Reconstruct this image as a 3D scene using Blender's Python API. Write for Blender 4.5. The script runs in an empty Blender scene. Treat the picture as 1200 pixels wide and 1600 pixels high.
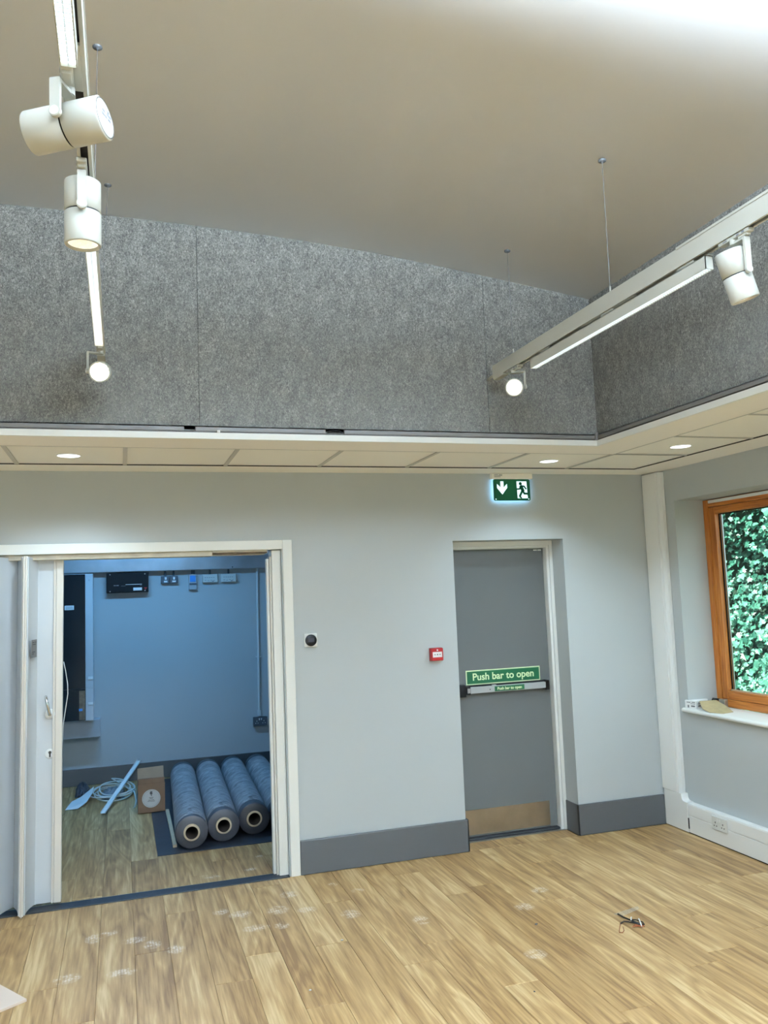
import bpy, bmesh, math, random
from mathutils import Vector, Matrix
random.seed(7)
PI = math.pi
SC = bpy.context.scene
COL = SC.collection

# ------------------------------------------------------------------ camera
F_PX = 1300.86
pit, rol, yaw = 0.095059, -0.03863, 0.307703
fw = Vector((math.sin(yaw)*math.cos(pit), math.cos(yaw)*math.cos(pit), math.sin(pit)))
rt0 = Vector((math.cos(yaw), -math.sin(yaw), 0)); up0 = rt0.cross(fw)
rt = rt0*math.cos(rol)+up0*math.sin(rol); up = -rt0*math.sin(rol)+up0*math.cos(rol)
cam = bpy.data.cameras.new('camera'); camo = bpy.data.objects.new('camera', cam); COL.objects.link(camo)
cam.sensor_fit = 'VERTICAL'; cam.sensor_height = 36.0; cam.sensor_width = 27.0
cam.lens = F_PX*36.0/1600.0; cam.clip_start = 0.02; cam.clip_end = 200
M4 = Matrix.Identity(4)
for i in range(3):
    M4[i][0] = rt[i]; M4[i][1] = up[i]; M4[i][2] = -fw[i]
M4[0][3], M4[1][3], M4[2][3] = -3.90078, -5.49155, 1.79775
camo.matrix_world = M4
SC.camera = camo

# ------------------------------------------------------------------ exposure, world, sun
SC.view_settings.view_transform = 'Standard'; SC.view_settings.look = 'None'
SC.view_settings.gamma = 1.0; SC.view_settings.use_curve_mapping = False
SC.view_settings.exposure = 0.18
W = bpy.data.worlds.new('sky'); SC.world = W; W.use_nodes = True
bg = W.node_tree.nodes['Background']; bg.inputs[0].default_value = (0.80, 0.90, 1.0, 1); bg.inputs[1].default_value = 2.1
sun = bpy.data.lights.new('sun', 'SUN'); sun.energy = 17.0; sun.angle = math.radians(2); sun.color = (1, .95, .82)
suno = bpy.data.objects.new('sun', sun); COL.objects.link(suno)
suno.rotation_euler = Vector((-0.80, -0.42, 0.62)).to_track_quat('Z', 'Y').to_euler()

def lamp(name, kind, loc, direction, energy, color, parent=None, **kw):
    l = bpy.data.lights.new(name, kind); l.energy = energy; l.color = color
    for k, v in kw.items(): setattr(l, k, v)
    o = bpy.data.objects.new(name, l); COL.objects.link(o)
    o.location = loc; o.rotation_euler = Vector(direction).to_track_quat('-Z', 'Y').to_euler()
    return o
COOL = (0.62, 0.84, 1.0); WARM = (1.0, 0.87, 0.68); DAY = (0.90, 0.95, 1.0)
E_DOWN, E_BAR, E_SPOT, E_BACK, E_UP = 7.0, 34.0, 4.0, 38.0, 720.0
E_CEIL = 3.0
# windows of the room: portals guide the sky light through the real openings
WINS = [(-1.72, -0.30), (-3.80, -2.40), (-6.10, -4.70), (-8.30, -6.90)]

# ------------------------------------------------------------------ material helpers
def srgb(r, g, b):
    f = lambda c: (c/255/12.92) if c/255 <= .04045 else ((c/255+.055)/1.055)**2.4
    return (f(r), f(g), f(b), 1)
def mat(name, color, rough=.5, metal=0, bump=0, bscale=40, var=0, vscale=6, spec=.5, emit=None, estr=0):
    m = bpy.data.materials.new(name); m.use_nodes = True
    nt = m.node_tree; b = nt.nodes['Principled BSDF']
    b.inputs['Base Color'].default_value = color; b.inputs['Roughness'].default_value = rough
    b.inputs['Metallic'].default_value = metal; b.inputs['Specular IOR Level'].default_value = spec
    if emit: b.inputs['Emission Color'].default_value = emit; b.inputs['Emission Strength'].default_value = estr
    tc = nt.nodes.new('ShaderNodeTexCoord')
    if var:
        n = nt.nodes.new('ShaderNodeTexNoise'); n.inputs['Scale'].default_value = vscale; n.inputs['Detail'].default_value = 4
        nt.links.new(tc.outputs['Object'], n.inputs['Vector'])
        r = nt.nodes.new('ShaderNodeValToRGB')
        r.color_ramp.elements[0].position = .3; r.color_ramp.elements[1].position = .7
        r.color_ramp.elements[0].color = tuple(c*(1-var) for c in color[:3])+(1,)
        r.color_ramp.elements[1].color = tuple(min(1, c*(1+var)) for c in color[:3])+(1,)
        nt.links.new(n.outputs['Fac'], r.inputs[0]); nt.links.new(r.outputs[0], b.inputs['Base Color'])
    if bump:
        n2 = nt.nodes.new('ShaderNodeTexNoise'); n2.inputs['Scale'].default_value = bscale; n2.inputs['Detail'].default_value = 5
        nt.links.new(tc.outputs['Object'], n2.inputs['Vector'])
        bp = nt.nodes.new('ShaderNodeBump'); bp.inputs['Strength'].default_value = bump; bp.inputs['Distance'].default_value = .01
        nt.links.new(n2.outputs['Fac'], bp.inputs['Height']); nt.links.new(bp.outputs[0], b.inputs['Normal'])
    return m
def nd(nt, t, **kw):
    n = nt.nodes.new(t)
    for k, v in kw.items():
        if k.startswith('i_'): n.inputs[k[2:].replace('_', ' ')].default_value = v
        else: setattr(n, k, v)
    return n
def ramp(nt, src, stops):
    r = nt.nodes.new('ShaderNodeValToRGB'); e = r.color_ramp.elements
    while len(e) < len(stops): e.new(.5)
    for i, (p, c) in enumerate(stops): e[i].position = p; e[i].color = c if len(c) == 4 else tuple(c)+(1,)
    nt.links.new(src, r.inputs[0]); return r.outputs[0]
def mixc(nt, fac, a, b, mode='MIX'):
    m = nt.nodes.new('ShaderNodeMix'); m.data_type = 'RGBA'; m.blend_type = mode
    for s, v in ((0, fac), (6, a), (7, b)):
        if hasattr(v, 'is_output') or isinstance(v, bpy.types.NodeSocket): nt.links.new(v, m.inputs[s])
        else: m.inputs[s].default_value = v
    return m.outputs[2]
def math_(nt, op, a, b=None, c=None):
    m = nt.nodes.new('ShaderNodeMath'); m.operation = op
    for i, v in enumerate((a, b, c)):
        if v is None: continue
        if isinstance(v, bpy.types.NodeSocket): nt.links.new(v, m.inputs[i])
        else: m.inputs[i].default_value = v
    return m.outputs[0]

M = {}
M['wall'] = mat('wall_paint', srgb(183, 188, 189), .75, bump=.04, bscale=220, var=.012, vscale=2)
M['ceil'] = mat('ceiling_paint', srgb(242, 243, 245), .8, bump=.03, bscale=200)
M['tile'] = mat('ceiling_tile_board', srgb(248, 244, 234), .85, bump=.12, bscale=500)
M['grid'] = mat('ceiling_grid', srgb(196, 192, 184), .5)
M['border'] = mat('border_plaster', srgb(248, 243, 234), .75)
M['gloss'] = mat('white_gloss_woodwork', srgb(238, 238, 234), .32, bump=.02, bscale=60)
M['skirt'] = mat('grey_skirting_paint', srgb(78, 80, 82), .4, bump=.02, bscale=60)
M['upvc'] = mat('white_plastic', srgb(240, 240, 238), .35)
M['socketwhite'] = mat('socket_white', srgb(226, 226, 222), .3)
M['panel'] = mat('folding_panel_vinyl', srgb(204, 208, 212), .45, bump=.03, bscale=150)
M['panel_edge'] = mat('folding_panel_edge', srgb(222, 216, 208), .4)
M['doorgrey'] = mat('grey_door_paint', srgb(96, 99, 98), .38, bump=.03, bscale=90, var=.03, vscale=2)
M['steel'] = mat('brushed_steel', srgb(178, 170, 158), .33, 1, bump=.05, bscale=80, var=.08, vscale=9)
M['alu'] = mat('aluminium', srgb(186, 188, 190), .32, 1)
M['silverpaint'] = mat('silver_paint', srgb(176, 178, 180), .4, .3)
M['chrome'] = mat('chrome', srgb(215, 218, 220), .12, 1)
M['black'] = mat('black_plastic', srgb(14, 14, 16), .5, spec=.25)
M['blackrub'] = mat('black_rubber', srgb(34, 37, 42), .55, bump=.1, bscale=120, var=.15, vscale=20)
M['trimgrey'] = mat('grey_trim', srgb(112, 109, 106), .5)
M['fix'] = mat('white_light_body', srgb(186, 184, 173), .5)
M['slot'] = mat('track_slot', srgb(52, 46, 40), .6)
M['wire'] = mat('steel_wire', srgb(110, 110, 112), .4, .6)
M['hook'] = mat('dark_ceiling_anchor', srgb(84, 86, 88), .5, .2)
M['green'] = mat('green_sign', srgb(0, 88, 52), .45)
M['cream'] = mat('photoluminescent_cream', srgb(226, 236, 190), .5)
M['green_glow'] = mat('exit_sign_green', srgb(0, 84, 52), .4, emit=srgb(0, 110, 70), estr=.12)
M['white_glow'] = mat('exit_sign_white', srgb(225, 245, 250), .4, emit=srgb(215, 245, 255), estr=1.0)
M['cool_strip'] = mat('exit_led', srgb(200, 230, 255), .4, emit=(.45, .78, 1, 1), estr=14)
M['red'] = mat('red_plastic', srgb(158, 22, 26), .35)
M['ink'] = mat('black_print', srgb(38, 38, 42), .6)
M['inkgrey'] = mat('grey_print', srgb(120, 120, 124), .6)
M['paper'] = mat('white_print', srgb(236, 236, 236), .6)
M['screen'] = mat('dark_display', srgb(52, 54, 62), .2)
M['card'] = mat('brown_cardboard', srgb(124, 98, 76), .8, bump=.08, bscale=60, var=.1, vscale=12)
M['cardlight'] = mat('pale_cardboard', srgb(160, 140, 118), .8, bump=.08, bscale=60, var=.08, vscale=12)
M['board'] = mat('pale_pink_board', srgb(222, 204, 190), .7)
M['core'] = mat('cardboard_core', srgb(205, 186, 158), .75, var=.08, vscale=20)
M['coreshade'] = mat('cardboard_core_shaded', srgb(52, 42, 34), .9)  # same cardboard, darkened for the shade inside the tube
M['vinyl'] = mat('dark_grey_vinyl', srgb(66, 68, 76), .5, var=.12, vscale=10)
M['matblue'] = mat('dark_blue_sheet', srgb(34, 38, 48), .5, bump=.1, bscale=30, var=.2, vscale=8)
M['batten'] = mat('pale_timber', srgb(196, 176, 148), .7, var=.08, vscale=10)
M['bag'] = mat('crumpled_plastic', srgb(128, 132, 138), .25, bump=.3, bscale=30)
M['darkbag'] = mat('dark_folded_bag', srgb(58, 60, 70), .5)
M['cablewhite'] = mat('white_cable', srgb(226, 226, 222), .5)
M['cabdoor'] = mat('dark_tinted_door', srgb(16, 28, 34), .18, spec=.6)
M['cabgrey'] = mat('grey_cabinet', srgb(198, 202, 206), .45)
M['boxgrey'] = mat('grey_enclosure', srgb(168, 172, 176), .5, var=.05, vscale=8)
M['metalbox'] = mat('metalclad_box', srgb(92, 98, 106), .4, .4)
M['palebox'] = mat('pale_enclosure', srgb(206, 206, 200), .45)
M['galv'] = mat('galvanised_trunking', srgb(176, 180, 184), .38, .75, bump=.05, bscale=20, var=.12, vscale=5)
M['conduit'] = mat('white_conduit', srgb(216, 216, 214), .45)
M['blue'] = mat('blue_label', srgb(70, 150, 225), .5)
M['copper'] = mat('copper_wire', srgb(150, 78, 42), .5, .3)
M['brownslot'] = mat('dirty_timber', srgb(112, 98, 80), .8, var=.3, vscale=30)
M['rail'] = mat('dirty_track_cover', srgb(200, 192, 174), .55, var=.12, vscale=14)
M['sand'] = mat('sandpaper', srgb(176, 158, 118), .9, bump=.3, bscale=700, var=.06, vscale=30)
M['chip'] = mat('plaster_chip', srgb(200, 200, 198), .8)
M['bark'] = mat('bark', srgb(84, 68, 52), .9, bump=.4, bscale=20, var=.2)
M['earth'] = mat('garden_ground', srgb(74, 88, 52), .95, bump=.3, bscale=10, var=.25, vscale=4)
M['lens'] = mat('lamp_lens_warm', srgb(255, 240, 215), .3, emit=(1, .86, .66, 1), estr=9)
M['reflector'] = mat('faceted_reflector', srgb(235, 225, 205), .15, .9, bump=.5, bscale=90, emit=(1, .90, .76, 1), estr=.55)
M['reflector_hot'] = mat('glowing_reflector', srgb(255, 240, 215), .15, emit=(1, .90, .72, 1), estr=22)
M['diff'] = mat('linear_diffuser', srgb(240, 250, 255), .4, emit=(.84, .96, 1, 1), estr=3.0)
M['louvre'] = mat('louvre_lit', srgb(200, 212, 218), .35, emit=(.84, .95, 1, 1), estr=.25)  # weak emission stands for lamp light passing through the louvre
M['downlens'] = mat('downlight_diffuser', srgb(250, 250, 250), .4, emit=(.93, .98, 1, 1), estr=3.0)
M['backlens'] = mat('batten_diffuser', srgb(250, 250, 250), .4, emit=(.5, .75, 1, 1), estr=3.0)

def felt():
    m = bpy.data.materials.new('grey_felt'); m.use_nodes = True; nt = m.node_tree; b = nt.nodes['Principled BSDF']
    tc = nd(nt, 'ShaderNodeTexCoord')
    n1 = nd(nt, 'ShaderNodeTexNoise', i_Scale=135.0, i_Detail=3.0, i_Roughness=.7, i_Distortion=1.2)
    n2 = nd(nt, 'ShaderNodeTexNoise', i_Scale=22.0, i_Detail=3.0, i_Roughness=.6)
    mp = nd(nt, 'ShaderNodeMapping'); mp.inputs['Scale'].default_value = (1, 1, .62)
    nt.links.new(tc.outputs['Object'], mp.inputs[0]); nt.links.new(mp.outputs[0], n1.inputs['Vector']); nt.links.new(mp.outputs[0], n2.inputs['Vector'])
    s = math_(nt, 'MULTIPLY_ADD', n2.outputs['Fac'], .20, math_(nt, 'MULTIPLY', n1.outputs['Fac'], .85))
    c = ramp(nt, s, [(.36, srgb(76, 75, 73)), (.52, srgb(110, 109, 104)), (.68, srgb(154, 152, 146))])
    nt.links.new(c, b.inputs['Base Color']); b.inputs['Roughness'].default_value = .95; b.inputs['Specular IOR Level'].default_value = .1
    bp = nd(nt, 'ShaderNodeBump', i_Strength=.35, i_Distance=.004); nt.links.new(n1.outputs['Fac'], bp.inputs['Height']); nt.links.new(bp.outputs[0], b.inputs['Normal'])
    return m
M['felt'] = felt()

SMUDGE = [(-4.056,-.546,.05,.07),(-3.915,-1.035,.075,.05),(-4.167,-1.003,.07,.06),(-3.761,-.749,.05,.06),(-3.647,-.857,.05,.06),
          (-3.371,-.433,.05,.05),(-3.272,-.517,.07,.06),(-3.059,-.537,.07,.07),(-2.95,-.318,.06,.06),(-3.216,-.747,.08,.05),(-3.079,-.768,.045,.05),
          (-2.685,-.76,.06,.07),(-2.90,-.60,.06,.05),(-2.664,-.256,.035,.035),(-2.55,-.42,.045,.04),(-3.98,-.50,.05,.04),(-1.98,-1.62,.06,.06),(-1.75,-1.05,.06,.06),(-1.55,-.85,.06,.05),
          (-3.85,-.65,.07,.05),(-2.35,-1.0,.05,.07),(-3.35,.2,.06,.03),(-3.1,.25,.05,.03),(-3.0,.5,.03,.03)]
def wood_floor():
    m = bpy.data.materials.new('oak_vinyl_plank'); m.use_nodes = True; nt = m.node_tree; b = nt.nodes['Principled BSDF']
    geo = nd(nt, 'ShaderNodeNewGeometry'); oi = nd(nt, 'ShaderNodeObjectInfo')
    sep = nd(nt, 'ShaderNodeSeparateXYZ'); nt.links.new(geo.outputs['Position'], sep.inputs[0])
    col = math_(nt, 'FLOOR', math_(nt, 'DIVIDE', sep.outputs[0], .176))
    rnd = oi.outputs['Random']
    off = math_(nt, 'MULTIPLY', rnd, 60)
    cmb = nd(nt, 'ShaderNodeCombineXYZ')
    nt.links.new(sep.outputs[0], cmb.inputs[0]); nt.links.new(math_(nt, 'ADD', sep.outputs[1], off), cmb.inputs[1]); nt.links.new(off, cmb.inputs[2])
    # long cathedral grain: warped bands across X, slow along Y
    mp = nd(nt, 'ShaderNodeMapping'); mp.inputs['Scale'].default_value = (5.0, .5, 1); nt.links.new(cmb.outputs[0], mp.inputs[0])
    n1 = nd(nt, 'ShaderNodeTexNoise', i_Scale=1.0, i_Detail=3.0, i_Roughness=.55, i_Distortion=.6); nt.links.new(mp.outputs[0], n1.inputs['Vector'])
    bands = math_(nt, 'FRACT', math_(nt, 'MULTIPLY', n1.outputs['Fac'], 9.0))
    bands = math_(nt, 'ABSOLUTE', math_(nt, 'SUBTRACT', math_(nt, 'MULTIPLY', bands, 2), 1))
    mp2 = nd(nt, 'ShaderNodeMapping'); mp2.inputs['Scale'].default_value = (70, 2.6, 1); nt.links.new(cmb.outputs[0], mp2.inputs[0])
    n2 = nd(nt, 'ShaderNodeTexNoise', i_Scale=1.0, i_Detail=4.0, i_Roughness=.65); nt.links.new(mp2.outputs[0], n2.inputs['Vector'])
    mp3 = nd(nt, 'ShaderNodeMapping'); mp3.inputs['Scale'].default_value = (9, .7, 1); nt.links.new(cmb.outputs[0], mp3.inputs[0])
    n3 = nd(nt, 'ShaderNodeTexNoise', i_Scale=1.0, i_Detail=3.0, i_Roughness=.6, i_Distortion=.3); nt.links.new(mp3.outputs[0], n3.inputs['Vector'])
    v = math_(nt, 'ADD', math_(nt, 'MULTIPLY', bands, .13), math_(nt, 'MULTIPLY', n2.outputs['Fac'], .46))
    v = math_(nt, 'ADD', v, math_(nt, 'MULTIPLY', n3.outputs['Fac'], .52))
    v = math_(nt, 'ADD', v, math_(nt, 'MULTIPLY', math_(nt, 'SUBTRACT', rnd, .5), .10))
    c = ramp(nt, v, [(.40, srgb(128, 96, 58)), (.50, srgb(156, 123, 79)), (.60, srgb(177, 144, 97)), (.74, srgb(206, 178, 132))])
    # plaster dust footprints trodden on the floor
    tot = None
    for (x, y, rx, ry) in SMUDGE:
        dx = math_(nt, 'DIVIDE', math_(nt, 'SUBTRACT', sep.outputs[0], x), rx); dy = math_(nt, 'DIVIDE', math_(nt, 'SUBTRACT', sep.outputs[1], y), ry)
        d = math_(nt, 'ADD', math_(nt, 'MULTIPLY', dx, dx), math_(nt, 'MULTIPLY', dy, dy))
        g = math_(nt, 'MAXIMUM', math_(nt, 'SUBTRACT', 1.0, d), 0.0)
        tot = g if tot is None else math_(nt, 'MAXIMUM', tot, g)
    vo = nd(nt, 'ShaderNodeTexVoronoi', i_Scale=70.0, i_Randomness=.35); vo.feature = 'F1'; nt.links.new(geo.outputs['Position'], vo.inputs['Vector'])
    dots = ramp(nt, vo.outputs['Distance'], [(.25, (1, 1, 1, 1)), (.55, (0, 0, 0, 1))])
    n4 = nd(nt, 'ShaderNodeTexNoise', i_Scale=24.0, i_Detail=3.0); nt.links.new(geo.outputs['Position'], n4.inputs['Vector'])
    patchy = ramp(nt, n4.outputs['Fac'], [(.36, (0, 0, 0, 1)), (.56, (1, 1, 1, 1))])
    f = math_(nt, 'MULTIPLY', math_(nt, 'POWER', tot, .7), math_(nt, 'MULTIPLY', math_(nt, 'ADD', math_(nt, 'MULTIPLY', dots, .8), .2), patchy))
    c = mixc(nt, math_(nt, 'MULTIPLY', f, .95), c, srgb(226, 214, 200))
    nt.links.new(c, b.inputs['Base Color'])
    b.inputs['Roughness'].default_value = .42; b.inputs['Specular IOR Level'].default_value = .4
    bp = nd(nt, 'ShaderNodeBump', i_Strength=.12, i_Distance=.002); nt.links.new(n2.outputs['Fac'], bp.inputs['Height']); nt.links.new(bp.outputs[0], b.inputs['Normal'])
    return m
M['floor'] = wood_floor()
M['subfloor'] = mat('floor_joint', srgb(120, 92, 60), .8)

def oak(vertical):
    m = bpy.data.materials.new('orange_oak_'+('stile' if vertical else 'rail')); m.use_nodes = True; nt = m.node_tree; b = nt.nodes['Principled BSDF']
    tc = nd(nt, 'ShaderNodeTexCoord'); mp = nd(nt, 'ShaderNodeMapping')
    mp.inputs['Scale'].default_value = (60, 60, 3) if vertical else (60, 3, 60)
    nt.links.new(tc.outputs['Object'], mp.inputs[0])
    n = nd(nt, 'ShaderNodeTexNoise', i_Scale=1.0, i_Detail=5.0, i_Distortion=.8); nt.links.new(mp.outputs[0], n.inputs['Vector'])
    c = ramp(nt, n.outputs['Fac'], [(.3, srgb(150, 84, 30)), (.5, srgb(186, 112, 46)), (.7, srgb(206, 136, 62))])
    nt.links.new(c, b.inputs['Base Color']); b.inputs['Roughness'].default_value = .35
    return m
M['oak_v'] = oak(True); M['oak_h'] = oak(False)

def scuffed():
    m = bpy.data.materials.new('scuffed_film'); m.use_nodes = True; nt = m.node_tree; b = nt.nodes['Principled BSDF']
    tc = nd(nt, 'ShaderNodeTexCoord'); mp = nd(nt, 'ShaderNodeMapping'); mp.inputs['Rotation'].default_value = (0, 0, .6); mp.inputs['Scale'].default_value = (1, 2.2, 1)
    nt.links.new(tc.outputs['Object'], mp.inputs[0])
    n = nd(nt, 'ShaderNodeTexNoise', i_Scale=9.0, i_Detail=8.0, i_Roughness=.7, i_Distortion=1.4); nt.links.new(mp.outputs[0], n.inputs['Vector'])
    c = ramp(nt, n.outputs['Fac'], [(.36, srgb(76, 78, 82)), (.47, srgb(128, 130, 134)), (.58, srgb(160, 162, 166)), (.72, srgb(206, 208, 212))])
    nt.links.new(c, b.inputs['Base Color']); b.inputs['Roughness'].default_value = .36
    bp = nd(nt, 'ShaderNodeBump', i_Strength=.4, i_Distance=.006); nt.links.new(n.outputs['Fac'], bp.inputs['Height']); nt.links.new(bp.outputs[0], b.inputs['Normal'])
    return m
M['film'] = scuffed()
def leafmat():
    m = bpy.data.materials.new('green_leaf'); m.use_nodes = True; nt = m.node_tree; b = nt.nodes['Principled BSDF']
    geo = nd(nt, 'ShaderNodeNewGeometry'); oi = nd(nt, 'ShaderNodeObjectInfo')
    n = nd(nt, 'ShaderNodeTexNoise', i_Scale=5.0, i_Detail=3.0); nt.links.new(geo.outputs['Position'], n.inputs['Vector'])
    r = math_(nt, 'ADD', math_(nt, 'MULTIPLY', geo.outputs['Random Per Island'], .6), math_(nt, 'MULTIPLY', n.outputs['Fac'], .45))
    r = math_(nt, 'ADD', r, math_(nt, 'MULTIPLY', math_(nt, 'SUBTRACT', oi.outputs['Random'], .5), .3))
    c = ramp(nt, r, [(.22, srgb(44, 96, 84)), (.45, srgb(92, 156, 138)), (.72, srgb(150, 200, 184)), (.92, srgb(184, 212, 126))])
    nt.links.new(c, b.inputs['Base Color']); b.inputs['Roughness'].default_value = .28
    tr = nd(nt, 'ShaderNodeBsdfTranslucent'); nt.links.new(c, tr.inputs[0]); mx = nd(nt, 'ShaderNodeMixShader'); mx.inputs[0].default_value = .3
    out = nt.nodes['Material Output']; nt.links.new(b.outputs[0], mx.inputs[1]); nt.links.new(tr.outputs[0], mx.inputs[2]); nt.links.new(mx.outputs[0], out.inputs[0])
    return m
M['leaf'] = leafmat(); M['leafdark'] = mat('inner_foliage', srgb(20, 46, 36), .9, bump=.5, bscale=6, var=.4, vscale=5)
def glass():
    m = bpy.data.materials.new('window_glass'); m.use_nodes = True; nt = m.node_tree; nt.nodes.remove(nt.nodes['Principled BSDF'])
    t = nd(nt, 'ShaderNodeBsdfTransparent'); t.inputs[0].default_value = (.90, .98, .95, 1)
    g = nd(nt, 'ShaderNodeBsdfGlossy', i_Roughness=.02); g.inputs[0].default_value = (1, 1, 1, 1)
    f = nd(nt, 'ShaderNodeLayerWeight'); mx = nd(nt, 'ShaderNodeMixShader')
    nt.links.new(math_(nt, 'MULTIPLY_ADD', math_(nt, 'POWER', f.outputs['Facing'], 4.0), .3, .03), mx.inputs[0]); nt.links.new(t.outputs[0], mx.inputs[1]); nt.links.new(g.outputs[0], mx.inputs[2]); nt.links.new(mx.outputs[0], nt.nodes['Material Output'].inputs[0])
    return m
M['glass'] = glass()
def clearfilm():
    m = bpy.data.materials.new('clear_tape'); m.use_nodes = True; nt = m.node_tree; b = nt.nodes['Principled BSDF']
    b.inputs['Base Color'].default_value = srgb(235, 225, 205); b.inputs['Roughness'].default_value = .2; b.inputs['Alpha'].default_value = .35
    return m
M['tape'] = clearfilm()

# ------------------------------------------------------------------ mesh helpers
class MB:
    def __init__(s): s.v = []; s.f = []; s.sm = []
    def add(s, vs, fs, smooth=False):
        o = len(s.v); s.v += [tuple(p) for p in vs]
        for f in fs: s.f.append([i+o for i in f]); s.sm.append(smooth)
        return s
    def box(s, x0, x1, y0, y1, z0, z1, ch=0):
        if x0 > x1: x0, x1 = x1, x0
        if y0 > y1: y0, y1 = y1, y0
        if z0 > z1: z0, z1 = z1, z0
        if ch <= 0:
            vs = [(x, y, z) for x in (x0, x1) for y in (y0, y1) for z in (z0, z1)]
            return s.add(vs, [(0,1,3,2),(4,6,7,5),(0,4,5,1),(2,3,7,6),(0,2,6,4),(1,5,7,3)])
        bm = bmesh.new(); bmesh.ops.create_cube(bm, size=1)
        for v in bm.verts:
            v.co = Vector(((x0+x1)/2+v.co.x*(x1-x0), (y0+y1)/2+v.co.y*(y1-y0), (z0+z1)/2+v.co.z*(z1-z0)))
        ch = min(ch, .45*min(x1-x0, y1-y0, z1-z0))
        bmesh.ops.bevel(bm, geom=bm.edges[:], offset=ch, segments=2, affect='EDGES', profile=.5)
        bm.verts.index_update()
        s.add([v.co[:] for v in bm.verts], [[v.index for v in f.verts] for f in bm.faces]); bm.free(); return s
    def cyl(s, p0, p1, r0, r1=None, seg=24, cap=True, smooth=True):
        p0 = Vector(p0); p1 = Vector(p1); r1 = r0 if r1 is None else r1
        a = (p1-p0).normalized(); u = a.orthogonal().normalized(); w = a.cross(u)
        c = [(math.cos(2*PI*i/seg), math.sin(2*PI*i/seg)) for i in range(seg)]
        vs = [p0+(u*x+w*y)*r0 for x, y in c]+[p1+(u*x+w*y)*r1 for x, y in c]
        s.add(vs, [(i, (i+1) % seg, seg+(i+1) % seg, seg+i) for i in range(seg)], smooth)
        if cap:
            s.add(vs[:seg], [tuple(reversed(range(seg)))]); s.add(vs[seg:], [tuple(range(seg))])
        return s
    def lathe(s, p0, axis, prof, seg=32, smooth=True):   # prof: list of (distance along axis, radius)
        p0 = Vector(p0); a = Vector(axis).normalized(); u = a.orthogonal().normalized(); w = a.cross(u)
        vs = []; n = len(prof)
        for d, r in prof:
            for i in range(seg):
                t = 2*PI*i/seg; vs.append(p0+a*d+(u*math.cos(t)+w*math.sin(t))*max(r, 1e-5))
        fs = [(k*seg+i, k*seg+(i+1) % seg, (k+1)*seg+(i+1) % seg, (k+1)*seg+i) for k in range(n-1) for i in range(seg)]
        return s.add(vs, fs, smooth)
    def tube(s, pts, r, seg=8, closed=False):
        pts = [Vector(p) for p in pts]; n = len(pts); vs = []; prev = None
        for i, p in enumerate(pts):
            a = pts[(i+1) % n] if (closed or i < n-1) else pts[i]; b = pts[i-1] if (closed or i > 0) else pts[i]
            t = (a-b).normalized() if (a-b).length > 1e-9 else Vector((0, 0, 1))
            u = (prev - t*prev.dot(t)) if prev is not None else t.orthogonal()
            if u.length < 1e-6: u = t.orthogonal()
            u.normalize(); prev = u; w = t.cross(u)
            for k in range(seg):
                q = 2*PI*k/seg; vs.append(p+(u*math.cos(q)+w*math.sin(q))*r)
        m = n if closed else n-1
        fs = [(i*seg+k, i*seg+(k+1) % seg, ((i+1) % n)*seg+(k+1) % seg, ((i+1) % n)*seg+k) for i in range(m) for k in range(seg)]
        if not closed: fs += [tuple(reversed(range(seg))), tuple((n-1)*seg+k for k in range(seg))]
        return s.add(vs, fs, True)
    def prism(s, poly, o, ux, uy, depth):   # extrude a 2-D polygon; o origin, ux/uy axes, depth along ux x uy
        o = Vector(o); ux = Vector(ux); uy = Vector(uy); n = ux.cross(uy).normalized()*depth; k = len(poly)
        a = [o+ux*x+uy*y for x, y in poly]; b = [p+n for p in a]
        return s.add(a+b, [tuple(reversed(range(k))), tuple(range(k, 2*k))]+[(i, (i+1) % k, k+(i+1) % k, k+i) for i in range(k)])
    def strip(s, pts, w, thick):   # vertical sheet following a plan polyline is handled by prism elsewhere
        return s
    def pieces(s):   # groups of faces that stand clearly apart from one another
        p = list(range(len(s.v)))
        def find(a):
            while p[a] != a: p[a] = p[p[a]]; a = p[a]
            return a
        for f in s.f:
            r = find(f[0])
            for i in f[1:]: p[find(i)] = r
        isl = {}
        for i, v in enumerate(s.v): isl.setdefault(find(i), []).append(v)
        keys = list(isl)
        if len(keys) < 2 or len(keys) > 60: return [s]
        bb = [(tuple(min(v[k] for v in isl[q]) for k in range(3)), tuple(max(v[k] for v in isl[q]) for k in range(3))) for q in keys]
        g = list(range(len(keys)))
        def fg(a):
            while g[a] != a: a = g[a]
            return a
        for i in range(len(keys)):
            for j in range(i+1, len(keys)):
                gap = math.sqrt(sum(max(0, bb[i][0][k]-bb[j][1][k], bb[j][0][k]-bb[i][1][k])**2 for k in range(3)))
                sz = max(bb[q][1][k]-bb[q][0][k] for q in (i, j) for k in range(3))
                if gap <= max(.019, .48*sz): g[fg(j)] = fg(i)
        grp = {q: fg(i) for i, q in enumerate(keys)}
        if len(set(grp.values())) == 1: return [s]
        out = {}
        for f, sm in zip(s.f, s.sm):
            m = out.setdefault(grp[find(f[0])], (MB(), {}))
            for i in f:
                if i not in m[1]: m[1][i] = len(m[0].v); m[0].v.append(s.v[i])
            m[0].f.append([m[1][i] for i in f]); m[0].sm.append(sm)
        return [m[0] for m in out.values()]
    def build(s, name, m, parent=None, bevel=0):
        if parent is not None:
            ps = s.pieces()
            if len(ps) > 1:
                return [q.build_one(name, m, parent, bevel) for q in ps][0]
        return s.build_one(name, m, parent, bevel)
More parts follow.
